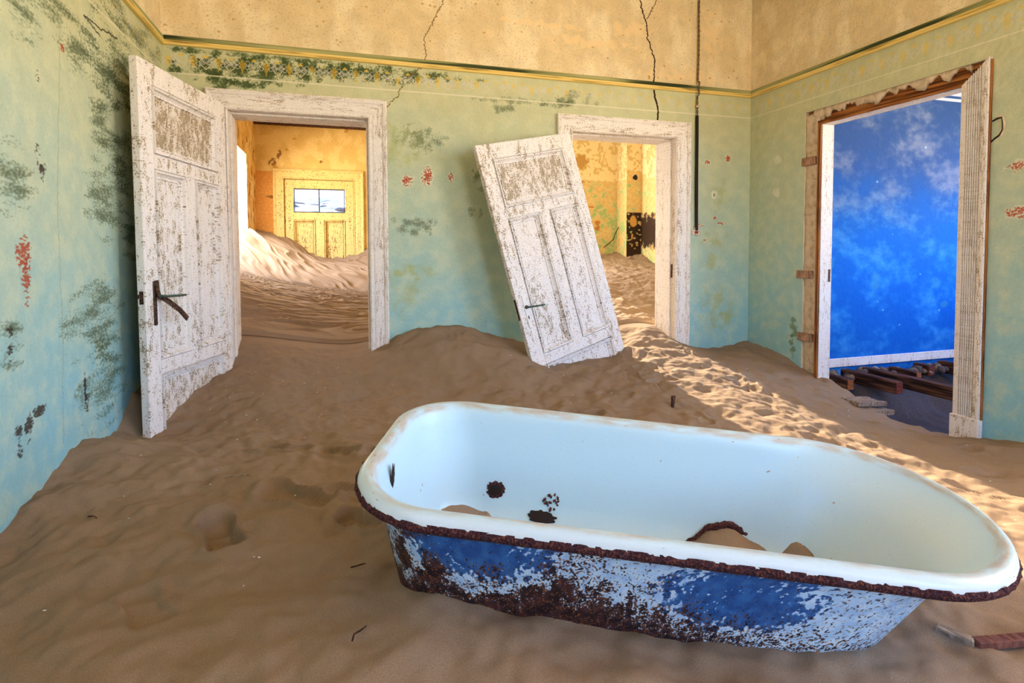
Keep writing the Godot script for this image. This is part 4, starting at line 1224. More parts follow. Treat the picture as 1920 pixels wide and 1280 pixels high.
	for j in nz:
		var z := z0 + (j + 0.5) * d / nz
		for i in nx:
			var x := x0 + (i + 0.5) * w / nx
			var mixd := sstep(-5.0, -6.2, z)
			var u := x * lerpf(0.95, 0.50, mixd) + z * lerpf(0.30, 0.87, mixd)
			var s := x * lerpf(-0.30, 0.87, mixd) - z * lerpf(-0.95, 0.50, mixd)
			var kk := sstep(-4.68, -5.1, z)
			var wav := f2.get_noise_2d(s * 4.0 + f2.get_noise_2d(x * 1.5, z * 1.5) * 0.5, u * 0.7)
			wav = 1.0 - absf(wav) * 2.6
			var fine := f2.get_noise_2d(s * 13.0 + 40.0, u * 2.6)
			h[j * nx + i] += (wav * 0.024 + fine * 0.005) * kk - 0.012 * kk
	am = ArrayMesh.new()
	_field_mesh(h, x0, z0, w, d, nx, nz, am)
	o1 = part("sand_dune", am, M.sand, self)
	tag(o1, "steep pale dune with slanting ripples filling the yellow hall", "sand", "", "stuff")
	# the stove room
	x0 = 1.08; z0 = -8.3; w = 3.56; d = 3.62; nx = 260; nz = 264
	h = _coarse(x0, z0, w, d, nx, nz)
	b = noise8(731, 0.05, nx, nz, 4)
	c = noise8(732, 0.12, nx, nz, 3, FastNoiseLite.TYPE_SIMPLEX_SMOOTH, 2, 1)
	for k in nx * nz: h[k] += ((b[k] / 255.0 - 0.5) * 0.06 + (c[k] / 255.0 - 0.5) * 0.022) * sstep(-4.68, -4.9, z0 + (k / nx + 0.5) * d / nz)
	am = ArrayMesh.new()
	_field_mesh(h, x0, z0, w, d, nx, nz, am)
	o1 = part("sand_floor", am, M.sand, self)
	tag(o1, "golden trodden sand over the floor of the stove room", "sand", "", "stuff")
	# below the joists of the blue room
	x0 = XR - 0.05; z0 = -4.46; w = 4.0; d = 2.95; nx = 160; nz = 118
	h = PackedFloat32Array()
	h.resize(nx * nz)
	for j in nz:
		var z := z0 + (j + 0.5) * d / nz
		for i in nx:
			var x := x0 + (i + 0.5) * w / nx
			var u := x * 0.85 + z * 0.5
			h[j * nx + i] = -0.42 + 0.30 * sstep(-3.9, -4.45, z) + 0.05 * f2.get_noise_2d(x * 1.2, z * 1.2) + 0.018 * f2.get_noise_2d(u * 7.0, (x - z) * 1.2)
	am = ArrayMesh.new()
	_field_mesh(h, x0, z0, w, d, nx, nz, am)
	o1 = part("sand_pit", am, M.pit_ground, self)
	tag(o1, "dark rippled sand lying under the joists of the blue room", "sand", "", "stuff")

# ---------------------------------------------------------------- the two white doors
func _planar(m: MB, off: Vector2, w: float, h: float) -> ArrayMesh:
	for i in m.v.size(): m.uv[i] = Vector2((m.v[i].x + off.x - m.v[i].z) / w, -(m.v[i].y + off.y) / h)
	return m.mesh()

func _leaf(label: String, t: Transform3D, mat: Material) -> Node3D:
	var o := thing("door_leaf", label, "door", t)
	var W := 0.92
	var H := 2.15
	var bar := func(nm: String, xa: float, ya: float, xb: float, yb: float) -> void:
		var m := MB.new()
		m.box(Vector3((xa + xb) / 2, (ya + yb) / 2, -0.022), Vector3(xb - xa, absf(yb - ya), 0.044), 0.003)
		part(nm, _planar(m, Vector2.ZERO, W, H), mat, o)
	bar.call("stile", 0.0, -H, 0.115, 0.0)
	bar.call("stile", 0.815, -H, W, 0.0)
	bar.call("rail", 0.115, -0.118, 0.815, 0.0)
	bar.call("rail", 0.115, -0.575, 0.815, -0.495)
	bar.call("rail", 0.115, -1.705, 0.815, -1.625)
	bar.call("rail", 0.115, -H, 0.815, -2.05)
	bar.call("mullion", 0.42, -1.625, 0.52, -0.575)
	for p in [[0.115, -0.495, 0.70, 0.377], [0.115, -1.625, 0.305, 1.05], [0.52, -1.625, 0.295, 1.05], [0.115, -2.05, 0.70, 0.345]]:
		part("panel", _panel(p[2], p[3], 0.044, 0.024, W, H, Vector2(p[0], -p[1])), mat, o, Transform3D(Basis(), Vector3(p[0], p[1], 0)))
	return o

func _inside(x: float, y: float, x0: float, x1: float, y0: float, y1: float, soft := 0.03) -> float:
	return sstep(x0, x0 + soft, x) * sstep(x1, x1 - soft, x) * sstep(y0, y0 + soft, y) * sstep(y1, y1 - soft, y)

func _doors() -> void:
	var coat := Color8(244, 238, 234)
	var bare := Color8(170, 146, 110)
	var t1 := flaking(448, 1056, 801, coat, bare, 0.92, 2.15, false, func(x, y):
		return -0.075 + 0.10 * _inside(x, y, -0.1, 0.075, 0.3, 2.2) + 0.33 * _inside(x, y, 0.155, 0.78, 0.15, 0.46) + 0.11 * _inside(x, y, 0.15, 0.40, 0.6, 1.6) + 0.05 * _inside(x, y, 0.5, 0.8, 0.6, 1.6) + 0.09 * _inside(x, y, 0.1, 0.85, 0.49, 0.58) + 0.22 * _inside(x, y, 0.15, 0.78, 1.74, 2.1) - 0.10 * _inside(x, y, 0.08, 0.115, 1.4, 2.2) + 0.12 * _inside(x, y, 0.4, 0.75, -0.05, 0.09, 0.05) + 0.06 * _inside(x, y, 0.86, 1.0, 0.4, 2.2))
	var m1 := flaking_mat(t1)
	var k1 := Basis(Vector3(0.268, -0.016, -0.963), Vector3(-0.012, 1.0, -0.02), Vector3(0.963, 0.017, 0.267)).orthonormalized()
	var o := _leaf("white flaking panelled door standing open at the left doorway, bent handle on it", Transform3D(k1, Vector3(-1.023, 2.245, -3.379)), m1)
	var h := MB.new()
	h.box(Vector3(0.074, -1.31, 0.004), Vector3(0.026, 0.24, 0.008), 0.003)
	var lp := part("lock_plate", h.mesh(), M.iron, o)
	h = MB.new()
	h.tube([Vector3(0.088, -1.272, 0.0), Vector3(0.088, -1.272, 0.045), Vector3(0.10, -1.274, 0.056), Vector3(0.15, -1.275, 0.058), Vector3(0.22, -1.277, 0.056), Vector3(0.278, -1.278, 0.052)], 0.0085, 8, 0.8)
	part("handle", h.mesh(), M.verdigris, o)
	# the cover plate, torn loose at the bottom and bent aside
	var strip := [Vector3(0.082, -1.185, 0.010), Vector3(0.084, -1.24, 0.012), Vector3(0.088, -1.272, 0.018), Vector3(0.12, -1.305, 0.05), Vector3(0.175, -1.355, 0.075), Vector3(0.232, -1.412, 0.085)]
	var rings := []
	for i in strip.size():
		var p: Vector3 = strip[i]
		var dirn: Vector3 = ((strip[mini(i + 1, 5)] as Vector3) - (strip[maxi(i - 1, 0)] as Vector3)).normalized()
		var side := dirn.cross(Vector3(0, 0, 1)).normalized() * 0.015
		var nn := side.cross(dirn).normalized() * 0.003
		rings.append([p - side - nn, p + side - nn, p + side + nn, p - side + nn])
	h = MB.new()
	h.loft(rings, true, false, [], true, true)
	part("bent_cover_plate", h.mesh(), M.iron, lp)
	part("bolt", box_mesh(Vector3(-0.012, -1.268, -0.02), Vector3(0.03, 0.022, 0.012), 0.002), M.iron, o)
	part("lock_front", box_mesh(Vector3(0.0, -1.275, -0.022), Vector3(0.004, 0.07, 0.022), 0.001), M.iron, o)

	var t2 := flaking(448, 1056, 851, coat, Color8(176, 156, 126), 0.92, 2.15, false, func(x, y):
		return -0.075 + 0.12 * _inside(x, y, -0.1, 0.11, 0.02, 0.9, 0.05) + 0.27 * _inside(x, y, 0.155, 0.78, 0.15, 0.45) + 0.16 * _inside(x, y, 0.15, 0.40, 0.6, 1.15, 0.2) + 0.20 * _inside(x, y, 0.55, 0.79, 0.6, 1.05, 0.15) + 0.10 * _inside(x, y, 0.1, 0.85, 0.49, 0.58) + 0.12 * _inside(x, y, 0.84, 1.0, 0.38, 0.85, 0.1) + 0.07 * _inside(x, y, 0.15, 0.40, 1.1, 1.6) - 0.04 * _inside(x, y, 0.0, 1.0, 1.5, 2.2, 0.2) - 0.05 * _inside(x, y, 0.1, 0.8, -0.1, 0.11))
	var m2 := flaking_mat(t2)
	var k2 := Basis(Vector3(0.931, 0.215, -0.295), Vector3(-0.244, 0.968, -0.065), Vector3(0.271, 0.132, 0.953)).orthonormalized()
	o = _leaf("white flaking panelled door off its hinges, leaning tilted against the middle doorway", Transform3D(k2, Vector3(0.928, 1.979, -3.965)), m2)
	h = MB.new()
	h.box(Vector3(0.068, -1.28, 0.003), Vector3(0.034, 0.25, 0.006), 0.002)
	lp = part("lock_plate", h.mesh(), m2, o)
	h = MB.new()
	h.tube([Vector3(0.065, -1.246, 0.0), Vector3(0.065, -1.246, 0.042), Vector3(0.078, -1.248, 0.05), Vector3(0.13, -1.257, 0.05), Vector3(0.21, -1.268, 0.046)], 0.0085, 8, 0.8)
	part("handle", h.mesh(), M.verdigris, o)
	h = MB.new()
	h.box(Vector3(0.068, -1.325, 0.005), Vector3(0.009, 0.026, 0.005), 0.001)
	part("keyhole", h.mesh(), M.black, lp)
	h = MB.new()
	h.tube([Vector3(0.068, -1.246, 0.004), Vector3(0.068, -1.246, 0.014)], 0.014, 10)
	part("rose", h.mesh(), M.iron, lp)
	part("lock_front", box_mesh(Vector3(0.0, -1.25, -0.022), Vector3(0.004, 0.16, 0.022), 0.001), M.iron, o)

# ---------------------------------------------------------------- the bathtub
# local: x along the bath (round end +x), y up, z towards the viewer; y = 0 is the rim
func _outline(xl: float, xr: float, w: float, r: float, a: float) -> Array:
	var p := []
	for i in 22:
		var t := PI / 2 * i / 22.0
		p.append(Vector3(xr - a + a * cos(t), 0, w * sin(t)))
	for i in 22: p.append(Vector3(lerpf(xr - a, xl + r, i / 22.0), 0, w))
	for i in 12:
		var t := PI / 2 + PI / 2 * i / 12.0
		p.append(Vector3(xl + r + r * cos(t), 0, w - r + r * sin(t)))
	for i in 6: p.append(Vector3(xl, 0, lerpf(w - r, 0.0, i / 6.0)))
	var half := p.size()
	p.append(Vector3(xl, 0, 0))
	for i in range(half - 1, 0, -1): p.append(Vector3(p[i].x, 0, -p[i].z))
	return p

# outline of the wall of the bath at depth d below the rim
func _tub_ring(d: float, grow := 0.0) -> Array:
	var q := minf(d, 0.40) / 0.40
	var e := -grow
	if d > 0.30:
		var sn := clampf((d - 0.30) / 0.10, 0.0, 1.0)
		e += 0.10 * (1.0 - sqrt(maxf(0.0, 1.0 - sn * sn)))
	var p := _outline(-0.82 + 0.10 * q + e, _tub_end(q) - e, 0.335 - 0.07 * q - e, maxf(0.05, 0.19 - 0.02 * q - e * 0.7), 0.33 - e * 0.5)
	for i in p.size(): p[i].y = -d
	return p

func _tub_end(q: float) -> float:
	return 0.838 - 0.065 * sstep(0.0, 0.28, q) - 0.22 * q

func _in_tub(x: float, z: float, d: float) -> bool:
	var q := minf(d, 0.40) / 0.40
	var w := _tub_half_width(d)
	var e := 0.335 - 0.07 * q - w
	var xl := -0.82 + 0.10 * q + e
	var xr := _tub_end(q) - e
	var a := 0.33 - e * 0.5
	if absf(z) > w or x < xl or x > xr: return false
	var r := maxf(0.05, 0.19 - 0.02 * q - e * 0.7)
	if x < xl + r and absf(z) > w - r and Vector2(x - xl - r, absf(z) - w + r).length() > r: return false
	if x > xr - a: return pow((x - xr + a) / a, 2.0) + pow(z / w, 2.0) < 1.0
	return true

func _tub_half_width(d: float) -> float:
	var e := 0.0
	if d > 0.30:
		var sn := clampf((d - 0.30) / 0.10, 0.0, 1.0)
		e = 0.10 * (1.0 - sqrt(maxf(0.0, 1.0 - sn * sn)))
	return 0.335 - 0.07 * minf(d, 0.4) / 0.4 - e

func _bathtub() -> void:
	var o := thing("bathtub", "old white enamel bathtub with a rust-eaten blue and white outside, standing in the sand", "bathtub", tub)
	var full := _outline(-0.875, 0.875, 0.391, 0.243, 0.35)
	var cnt := full.size()
	var acc := [0.0]
	for i in cnt: acc.append(acc[i] + (full[i] as Vector3).distance_to(full[(i + 1) % cnt]))
	var half: float = acc[cnt] * 0.5
	var along := []
	for i in cnt: along.append((acc[i] if acc[i] <= half else acc[cnt] - acc[i]) / half)
	# basin: floor, walls and the rolled rim, one skin
	var rings := []
	var uvs := []
	var vv := [0.0]
	var add := func(r: Array) -> void:
		rings.append(r)
	for k in [0.15, 0.5, 0.85]:
		var fl := _tub_ring(0.40)
		for i in cnt: fl[i] = Vector3(lerpf(-0.15, fl[i].x, k), -0.402, fl[i].z * k)
		add.call(fl)
	for d in [0.40, 0.398, 0.392, 0.382, 0.368, 0.35, 0.33, 0.305, 0.27, 0.23, 0.19, 0.15, 0.11, 0.075, 0.045, 0.022]: add.call(_tub_ring(d))
	# the rim: between the inner edge and the outer one
	var inner := _tub_ring(0.0)
	var nz := FastNoiseLite.new()
	nz.seed = 900
	nz.frequency = 5.0
	for q in [[0.06, -0.008], [0.22, 0.003], [0.45, 0.009], [0.68, 0.009], [0.85, 0.003], [0.95, -0.006], [1.0, -0.016]]:
		var r := []
		for i in cnt:
			var p := (inner[i] as Vector3).lerp(full[i], q[0])
			p.y = q[1]
			if q[0] == 1.0: p.y += nz.get_noise_2d(acc[i] * 2.0, 0.0) * 0.006
			r.append(p)
		add.call(r)
	for r in rings.size():
		var u := []
		for i in cnt: u.append(Vector2(along[i], float(r) / (rings.size() - 1)))
		uvs.append(u)
	var m := MB.new()
	m.loft(rings, true, true, uvs, true, false)
	# the enamel: clean, dusty brown on the inner side of the rim, yellower towards the round end
	var s := Sheet.new()
	s.w = 1024; s.h = 512; s.wm = 1.0; s.hm = 1.0
	s.nz = noise8(910, 0.02, 1024, 512, 5)
	var fine := noise8(911, 0.2, 1024, 512, 3)
	s.b.resize(1024 * 512 * 3)
	for y in 512:
		var v := (y + 0.5) / 512.0
		for x in 1024:
			var i := y * 1024 + x
			var u := (x + 0.5) / 1024.0
			var c := Color8(188, 216, 228).lerp(Color8(216, 220, 206), 0.6 * sstep(0.20, 0.02, u) * sstep(0.80, 0.55, v))
			var dust := sstep(0.74, 0.79, v) * sstep(0.93, 0.82, v) * clampf((s.nz[i] / 255.0 - 0.2) * 1.5, 0.0, 1.0)
			c = c.lerp(Color8(178, 142, 112), dust * 0.6)
			c = c.lerp(Color8(236, 236, 232), sstep(0.86, 0.97, v) * 0.6)
			c = c.lerp(Color8(150, 126, 110), clampf((fine[i] / 255.0 - 0.74) * 3.0, 0.0, 0.5) * 0.4)
			s.b[i * 3] = c.r8; s.b[i * 3 + 1] = c.g8; s.b[i * 3 + 2] = c.b8
	for i in 22:
		s.stain(rng.randf_range(0.05, 0.95), 1.0 - rng.randf_range(0.35, 0.97), 0.0022, 0.0045, Color8(150, 90, 60), 0.6, 1.0, 2.0)
	var em := StandardMaterial3D.new()
	em.albedo_texture = tex(s.b, s.w, s.h)
	em.roughness = 0.3
	em.metallic_specular = 0.45
	var basin := part("basin", m.mesh(), em, o)
	# rusted lower edge of the rim, rough
	nz.frequency = 14.0
	rings = []
	for q in [[-0.001, -0.012], [0.004, -0.020], [0.005, -0.030], [-0.004, -0.038], [-0.022, -0.036], [-0.045, -0.024]]:
		var r := []
		for i in cnt * 6:
			var i0 := i / 6
			var fr := (i % 6) / 6.0
			var p := (full[i0] as Vector3).lerp(full[(i0 + 1) % cnt], fr)
			var ta: Vector3 = ((full[(i0 + 1) % cnt] as Vector3) - full[(i0 + cnt - 1) % cnt]).normalized()
			var tb: Vector3 = ((full[(i0 + 2) % cnt] as Vector3) - full[i0]).normalized()
			var nrm: Vector3 = ta.lerp(tb, fr).cross(Vector3.UP).normalized()
			if nrm.dot(p) < 0.0: nrm = -nrm
			var t := lerpf(acc[i0], acc[i0 + 1], fr)
			var rough := nz.get_noise_2d(t * 1.6, q[1] * 20.0) * 0.006 + nz.get_noise_2d(t * 4.2, q[1] * 40.0) * 0.003
			r.append(p + nrm * (q[0] + rough * (1.0 if q[0] > -0.01 else 0.3)) + Vector3(0, q[1] + rough * 0.9, 0))
		rings.append(r)
	m = MB.new()
	m.loft(rings, true, false)
	M.rust = tri(ramp(921, 256, 256, 0.09, [[0.25, Color8(40, 24, 28)], [0.5, Color8(72, 40, 46)], [0.72, Color8(96, 54, 56)], [0.86, Color8(150, 84, 46)]], 5, 1, 1, 1.3), Vector3(5, 5, 5), 0.9, M.grit, 0.4)
	part("rusted_rim_edge", m.mesh(), M.rust, o)
	# outer shell
	rings = []
	uvs = []
	var ds := [0.022, 0.05, 0.09, 0.13, 0.17, 0.21, 0.25, 0.285, 0.31, 0.335, 0.36, 0.38, 0.396, 0.40]
	for d in ds:
		var r := _tub_ring(d, 0.012)
		for i in cnt: r[i].y -= 0.014 * d / 0.4
		rings.append(r)
		var u := []
		for i in cnt: u.append(Vector2(along[i], d / 0.40))
		uvs.append(u)
	m = MB.new()
	m.loft(rings, true, false, uvs, false, true)
	var shell := part("outer_shell", m.mesh(), _shell_material(), o)
	# weld seam round the foot of the sloping end
	m = MB.new()
	var seam := []
	for i in 14:
		var t := i / 13.0
		var d := lerpf(0.399, 0.285, sin(t * PI * 0.5))
		var x := 0.345 + 0.05 * pow(t, 3.0)
		var r := _tub_ring(d, 0.012)
		for k in range(1, 44):
			if r[k].x <= x + 0.04:
				var fr: float = (r[k - 1].x - x - 0.04) / maxf(1e-5, r[k - 1].x - r[k].x)
				seam.append((r[k - 1] as Vector3).lerp(r[k], fr) + Vector3(0, -0.014 * d / 0.4, 0.0))
				break
	m.tube(seam, 0.0035, 6)
	part("weld_seam", m.mesh(), M.rust, shell)
	# holes rusted into the far wall and the left end
	var far := func(x: float, d: float) -> Transform3D:
		var slope := (_tub_half_width(d + 0.01) - _tub_half_width(d - 0.01)) / 0.02
		var zax := Vector3(0, -slope, 1).normalized()
		return Transform3D(Basis(Vector3(1, 0, 0), zax.cross(Vector3(1, 0, 0)), zax), Vector3(x, -d, -_tub_half_width(d) + 0.001))
	part("drain_hole", _blotch(0.024, 0.020, 941, 26, 0.25), M.black, basin, far.call(-0.525, 0.275).translated_local(Vector3(0, 0, 0.002)))
	part("drain_rust", _blotch(0.034, 0.030, 942, 30, 0.28), M.rust, basin, far.call(-0.525, 0.275).translated_local(Vector3(0, 0, 0.0005)))
	part("rust_hole", _blotch(0.050, 0.022, 943, 30, 0.22), M.black, basin, far.call(-0.35, 0.345).translated_local(Vector3(0, 0, 0.003)))
	for i in 26:
		var a := rng.randf() * TAU
		var r := sqrt(rng.randf()) * 0.036
		part("rust_fleck", _blotch(0.004, 0.005, 960 + i % 5, 9, 0.7), M.rust, basin, far.call(-0.325 + cos(a) * r * 0.8, 0.29 + sin(a) * r).translated_local(Vector3(0, 0, 0.001)))
	var e := Transform3D(Basis(Vector3(0, 0, -1), Vector3(0, 1, 0), Vector3(1, 0, 0)), Vector3(-0.82 + 0.10 * 0.07 / 0.4 + 0.003, -0.065, 0.10))
	part("overflow_hole", _blotch(0.010, 0.030, 945, 20, 0.4), M.black, basin, e.translated_local(Vector3(0, 0, 0.002)))
	part("overflow_rust", _blotch(0.016, 0.040, 946, 26, 0.5), M.rust, basin, e)
	# crust of rust where the sand lies against the far wall
	var path := []
	for i in 40:
		var x := lerpf(0.15, 0.44, i / 39.0)
		var d := -_pile_profile(x) - 0.007
		path.append(Vector3(x, -d, -_tub_half_width(d) + 0.004))
	rings = []
	for i in path.size():
		var ring := []
		var rad := 0.011 * (0.5 + 0.9 * sin(PI * i / 39.0)) * (1.0 + 0.5 * nz.get_noise_1d(i * 0.4))
		for k in 8:
			var a := TAU * k / 8
			ring.append((path[i] as Vector3) + Vector3(0, sin(a) * rad * (1.0 + 0.6 * nz.get_noise_2d(i * 0.25, k)), cos(a) * rad * 0.6))
		rings.append(ring)
	m = MB.new()
	m.loft(rings, true, false, [], true, true)
	part("rust_crust", m.mesh(), M.rust, o)
	# sand inside
	var h := PackedFloat32Array()
	var nx := 120
	var nzz := 50
	h.resize(nx * nzz)
	nz.frequency = 6.0
	for j in nzz:
		var z := lerpf(-0.287, 0.18, (j + 0.5) / nzz)
		for i in nx:
			var x := lerpf(-0.66, 0.44, (i + 0.5) / nx)
			x = lerpf(-0.78, 0.72, (i + 0.5) / nx)
			h[j * nx + i] = maxf(-0.43, _pile_profile(x) - maxf(0.0, z + 0.24) * 0.22 + nz.get_noise_2d(x, z) * 0.006)
			if not _in_tub(x * 0.985, z * 0.97, maxf(0.0, -h[j * nx + i])): h[j * nx + i] = -0.43
	var am := ArrayMesh.new()
	_field_mesh(h, -0.78, -0.287, 1.5, 0.467, nx, nzz, am)
	var sd := part("sand_pile", am, M.sand, self, tub)
	tag(sd, "brown sand heaped along the inside of the bathtub", "sand", "", "stuff")

func _pile_profile(x: float) -> float:
	var k := [[-0.80, -0.42], [-0.71, -0.318], [-0.65, -0.328], [-0.55, -0.350], [-0.47, -0.42], [-0.2, -0.43], [0.09, -0.43], [0.17, -0.36], [0.24, -0.318], [0.30, -0.305], [0.38, -0.335], [0.435, -0.343], [0.51, -0.282], [0.56, -0.290], [0.62, -0.315], [0.69, -0.43]]
	for i in k.size() - 1:
		if x <= k[i + 1][0]: return lerpf(k[i][1], k[i + 1][1], sstep(k[i][0], k[i + 1][0], x))
	return -0.43

func _blotch(rx: float, ry: float, sd: int, cnt: int, rough: float) -> ArrayMesh:
	var f := FastNoiseLite.new()
	f.seed = sd
	f.frequency = 1.2
	var outer := []
	var top := []
	var mid := []
	for i in cnt:
		var t := TAU * i / cnt
		var r := 1.0 + rough * f.get_noise_2d(cos(t) * 2.0, sin(t) * 2.0) * 1.5
		outer.append(Vector3(cos(t) * rx * r, sin(t) * ry * r, 0))
		top.append(Vector3(cos(t) * rx * r * 0.92, sin(t) * ry * r * 0.92, 0.0012))
		mid.append(Vector3(cos(t) * rx * 0.3, sin(t) * ry * 0.3, 0.0008))
	var m := MB.new()
	m.loft([outer, top, mid], true, true, [], false, true)
	return m.mesh()

# paint on the outside: u runs from the round end (0) along the viewer's side to the tap end (1), v from the rim down
func _shell_material() -> StandardMaterial3D:
	var w := 1792
	var h := 384
	var n1 := noise8(951, 0.010, w, h, 4)
	var n2 := noise8(952, 0.045, w, h, 5)
	var n3 := noise8(953, 0.12, w, h, 4)
	var n4 := noise8(954, 0.022, w, h, 4)
	var b := PackedByteArray()
	b.resize(w * h * 3)
	for y in h:
		var v := (y + 0.5) / h
		for x in w:
			var i := y * w + x
			var u := (x + 0.5) / w
			var a := n1[i] / 255.0 - 0.5
			var m := n2[i] / 255.0 - 0.5
			var g := n3[i] / 255.0 - 0.5
			var p := n4[i] / 255.0 - 0.5
			var c := Color8(204, 224, 236).lerp(Color8(168, 200, 226), clampf(0.5 + p * 2.5, 0.0, 1.0))
			# two patches of blue under the flaked white
			var b1 := 1.0 - pow((u - 0.715) / 0.11, 2.0) - pow((v - 0.22) / 0.26, 2.0)
			var b2 := 1.0 - pow((u - 0.385) / 0.105, 2.0) - pow((v - 0.36) / 0.27, 2.0)
			var bl := maxf(b1, b2) + m * 1.7 + a + g * 0.5 - 0.14
			c = c.lerp(Color8(38, 78, 134).lerp(Color8(56, 106, 164), clampf(0.5 + p * 2.0, 0.0, 1.0)), clampf(bl * 8.0, 0.0, 1.0))
			# rust: towards the bottom and the tap end
			var rz := sstep(0.30, 0.62, v + a * 0.5) * sstep(0.22, 0.60, u) * 0.54 + sstep(0.78, 0.88, u + a * 0.2) * 0.40 + sstep(0.40, 0.80, v) * 0.36 + sstep(0.12, 0.0, v) * 0.12
			rz += 0.26 * (1.0 - minf(1.0, pow((u - 0.60) / 0.06, 2.0) + pow((v - 0.45) / 0.5, 2.0)))
			rz -= 0.20 * clampf(maxf(b1, b2), 0.0, 1.0)
			var r := rz - 0.27 + m * 0.7 + g * 1.25
			var rust := Color8(40, 24, 26).lerp(Color8(70, 42, 40), clampf(0.5 + p * 3.0, 0.0, 1.0))
			if g > 0.16 and m < 0.06: rust = Color8(150, 84, 40)
			c = c.lerp(rust, clampf(r * 14.0, 0.0, 1.0))
			if r > -0.05 and r < 0.0: c = c.lerp(Color8(150, 110, 84), 0.35)
			b[i * 3] = c.r8; b[i * 3 + 1] = c.g8; b[i * 3 + 2] = c.b8
	var mt := StandardMaterial3D.new()
	mt.albedo_texture = tex(b, w, h)
	mt.roughness = 0.62
	mt.metallic_specular = 0.35
	mt.heightmap_enabled = true
	mt.heightmap_texture = tex(n3, w, h, Image.FORMAT_L8)
	mt.heightmap_scale = 0.12
	return mt

# ---------------------------------------------------------------- small things
func _small_things() -> void:
	# the conduit beside the middle doorway
	var o := thing("electric_conduit", "thin dark iron conduit pipe with a twisted wire above it, right of the middle doorway", "pipe", Transform3D(Basis(), Vector3(3.045, 0, ZB)))
	var m := MB.new()
	m.tube([Vector3(-0.002, 1.385, 0.016), Vector3(-0.006, 1.8, 0.017), Vector3(-0.006, 2.2, 0.017), Vector3(-0.008, 2.405, 0.018)], 0.014, 10)
	part("pipe", m.mesh(), M.black, o)
	for k in 2:
		m = MB.new()
		var p := []
		for i in 150:
			var y := 2.40 + i * 0.0088
			var a := y * 75.0 + PI * k
			p.append(Vector3(-0.006 + 0.010 * (y - 2.4) + sin(y * 9.0) * 0.003 + cos(a) * 0.005, y, (0.018 if y < 2.58 or y > 2.70 else 0.040) + sin(a) * 0.005))
		m.tube(p, 0.0045, 5)
		part("wire", m.mesh(), M.wire, o)
	m = MB.new()
	m.loft([_ring(0.045, 0.0, 18, 0.02), _ring(0.040, 0.014, 18, 0.016), _ring(0.026, 0.020, 18, 0.010), _ring(0.018, 0.008, 18, 0.004)], true, true, [], false, true)
	var ws := part("wall_socket", m.mesh(), M.chip, o, Transform3D(Basis(), Vector3(0, 1.375, 0.0)))
	part("socket_core", _blotch(0.018, 0.016, 971, 14, 0.4), M.redchip, ws, Transform3D(Basis(), Vector3(0.004, -0.01, 0.012)))
	m = MB.new()
	m.tube([Vector3(-0.02, 2.49, 0.012), Vector3(0.01, 2.49, 0.02)], 0.012, 8)
	part("insulator", m.mesh(), M.chip, o)
	# the broken edge of the plaster beside the blue doorway
	var q := thing("plaster_break", "loose flap of plaster with a dark crack round it, beside the fluted casing", "plaster", Transform3D(Basis(Vector3(0, 0, 1), Vector3(0, 1, 0), Vector3(-1, 0, 0)), Vector3(XR, 0, 0)))
	m = MB.new()
	m.tube([Vector3(-2.29, 1.955, 0.0), Vector3(-2.265, 1.965, 0.002), Vector3(-2.24, 1.965, 0.002), Vector3(-2.235, 1.93, 0.002), Vector3(-2.235, 1.895, 0.002), Vector3(-2.25, 1.868, 0.002), Vector3(-2.275, 1.852, 0.002), Vector3(-2.295, 1.835, 0.0)], 0.005, 6)
	part("dark_crack", m.mesh(), M.black, q)
	m = MB.new()
	m.tube([Vector3(-2.272, 1.972, 0.0), Vector3(-2.236, 1.974, 0.003), Vector3(-2.228, 1.93, 0.003), Vector3(-2.228, 1.89, 0.003), Vector3(-2.245, 1.858, 0.002)], 0.006, 6)
	part("broken_edge", m.mesh(), M.mortar, q)
	# splintered boards at the sill of the blue doorway
	var sl := ["splintered grey board end sticking out of the sand at the blue doorway, upper of two", "splintered board end with a dark broken face at the blue doorway, lower of two"]
	for i in 2:
		var b := thing("board_end", sl[i], "board", Transform3D(Basis.from_euler(Vector3(0.02, 0.10 + 0.05 * i, -0.10)), [Vector3(3.66, 0.085, -3.12), Vector3(3.68, 0.035, -3.02)][i]), "broken sill boards")
		part("board", _splinter(0.30, 0.03, 0.16 if i == 0 else 0.10, 1001 + i), M.greywood, b)
	# triangular scrap of board in the sand
	var c := thing("wood_scrap", "small dark triangular scrap of board sticking up out of the sand in the light strip", "wood", Transform3D(Basis.from_euler(Vector3(-0.35, 0.5, 0.25)), Vector3(1.93, sand_at(1.93, -2.93) + 0.01, -2.93)))
	m = MB.new()
	m.T = Transform3D(Basis(Vector3(1, 0, 0), Vector3(0, 0, 1), Vector3(0, -1, 0)), Vector3.ZERO)
	m.extrude([Vector2(-0.055, 0.035), Vector2(0.05, -0.03), Vector2(0.02, -0.045), Vector2(-0.03, 0.0)], -0.006, 0.006)
	part("board", m.mesh(), M.timber, c)
	# broken picture-frame like corner of wood in the right foreground
	var w := thing("broken_frame", "broken corner of a grey wooden frame half buried in sand, bottom right corner", "wood", Transform3D(Basis(), Vector3(1.525, sand_at(1.525, -0.97) + 0.0, -0.967)))
	m = MB.new()
	m.box(Vector3(0.11, 0.006, 0.012), Vector3(0.24, 0.016, 0.03), 0.002)
	m.T = Transform3D(Basis(Vector3.UP, -0.20), Vector3.ZERO)
	part("lower_bar", _bar(Vector3(0.0, 0.008, 0.0), Vector3(0.20, 0.012, 0.045), 0.028, 0.022), M.redwood, w)
	part("side_bar", _bar(Vector3(0.0, 0.008, 0.0), Vector3(-0.03, 0.004, -0.075), 0.028, 0.020), M.greywood, w)
	# dead bits of plants and stones on the sand
	var fl := MultiMesh.new()
	fl.transform_format = MultiMesh.TRANSFORM_3D
	fl.mesh = _stone(610)
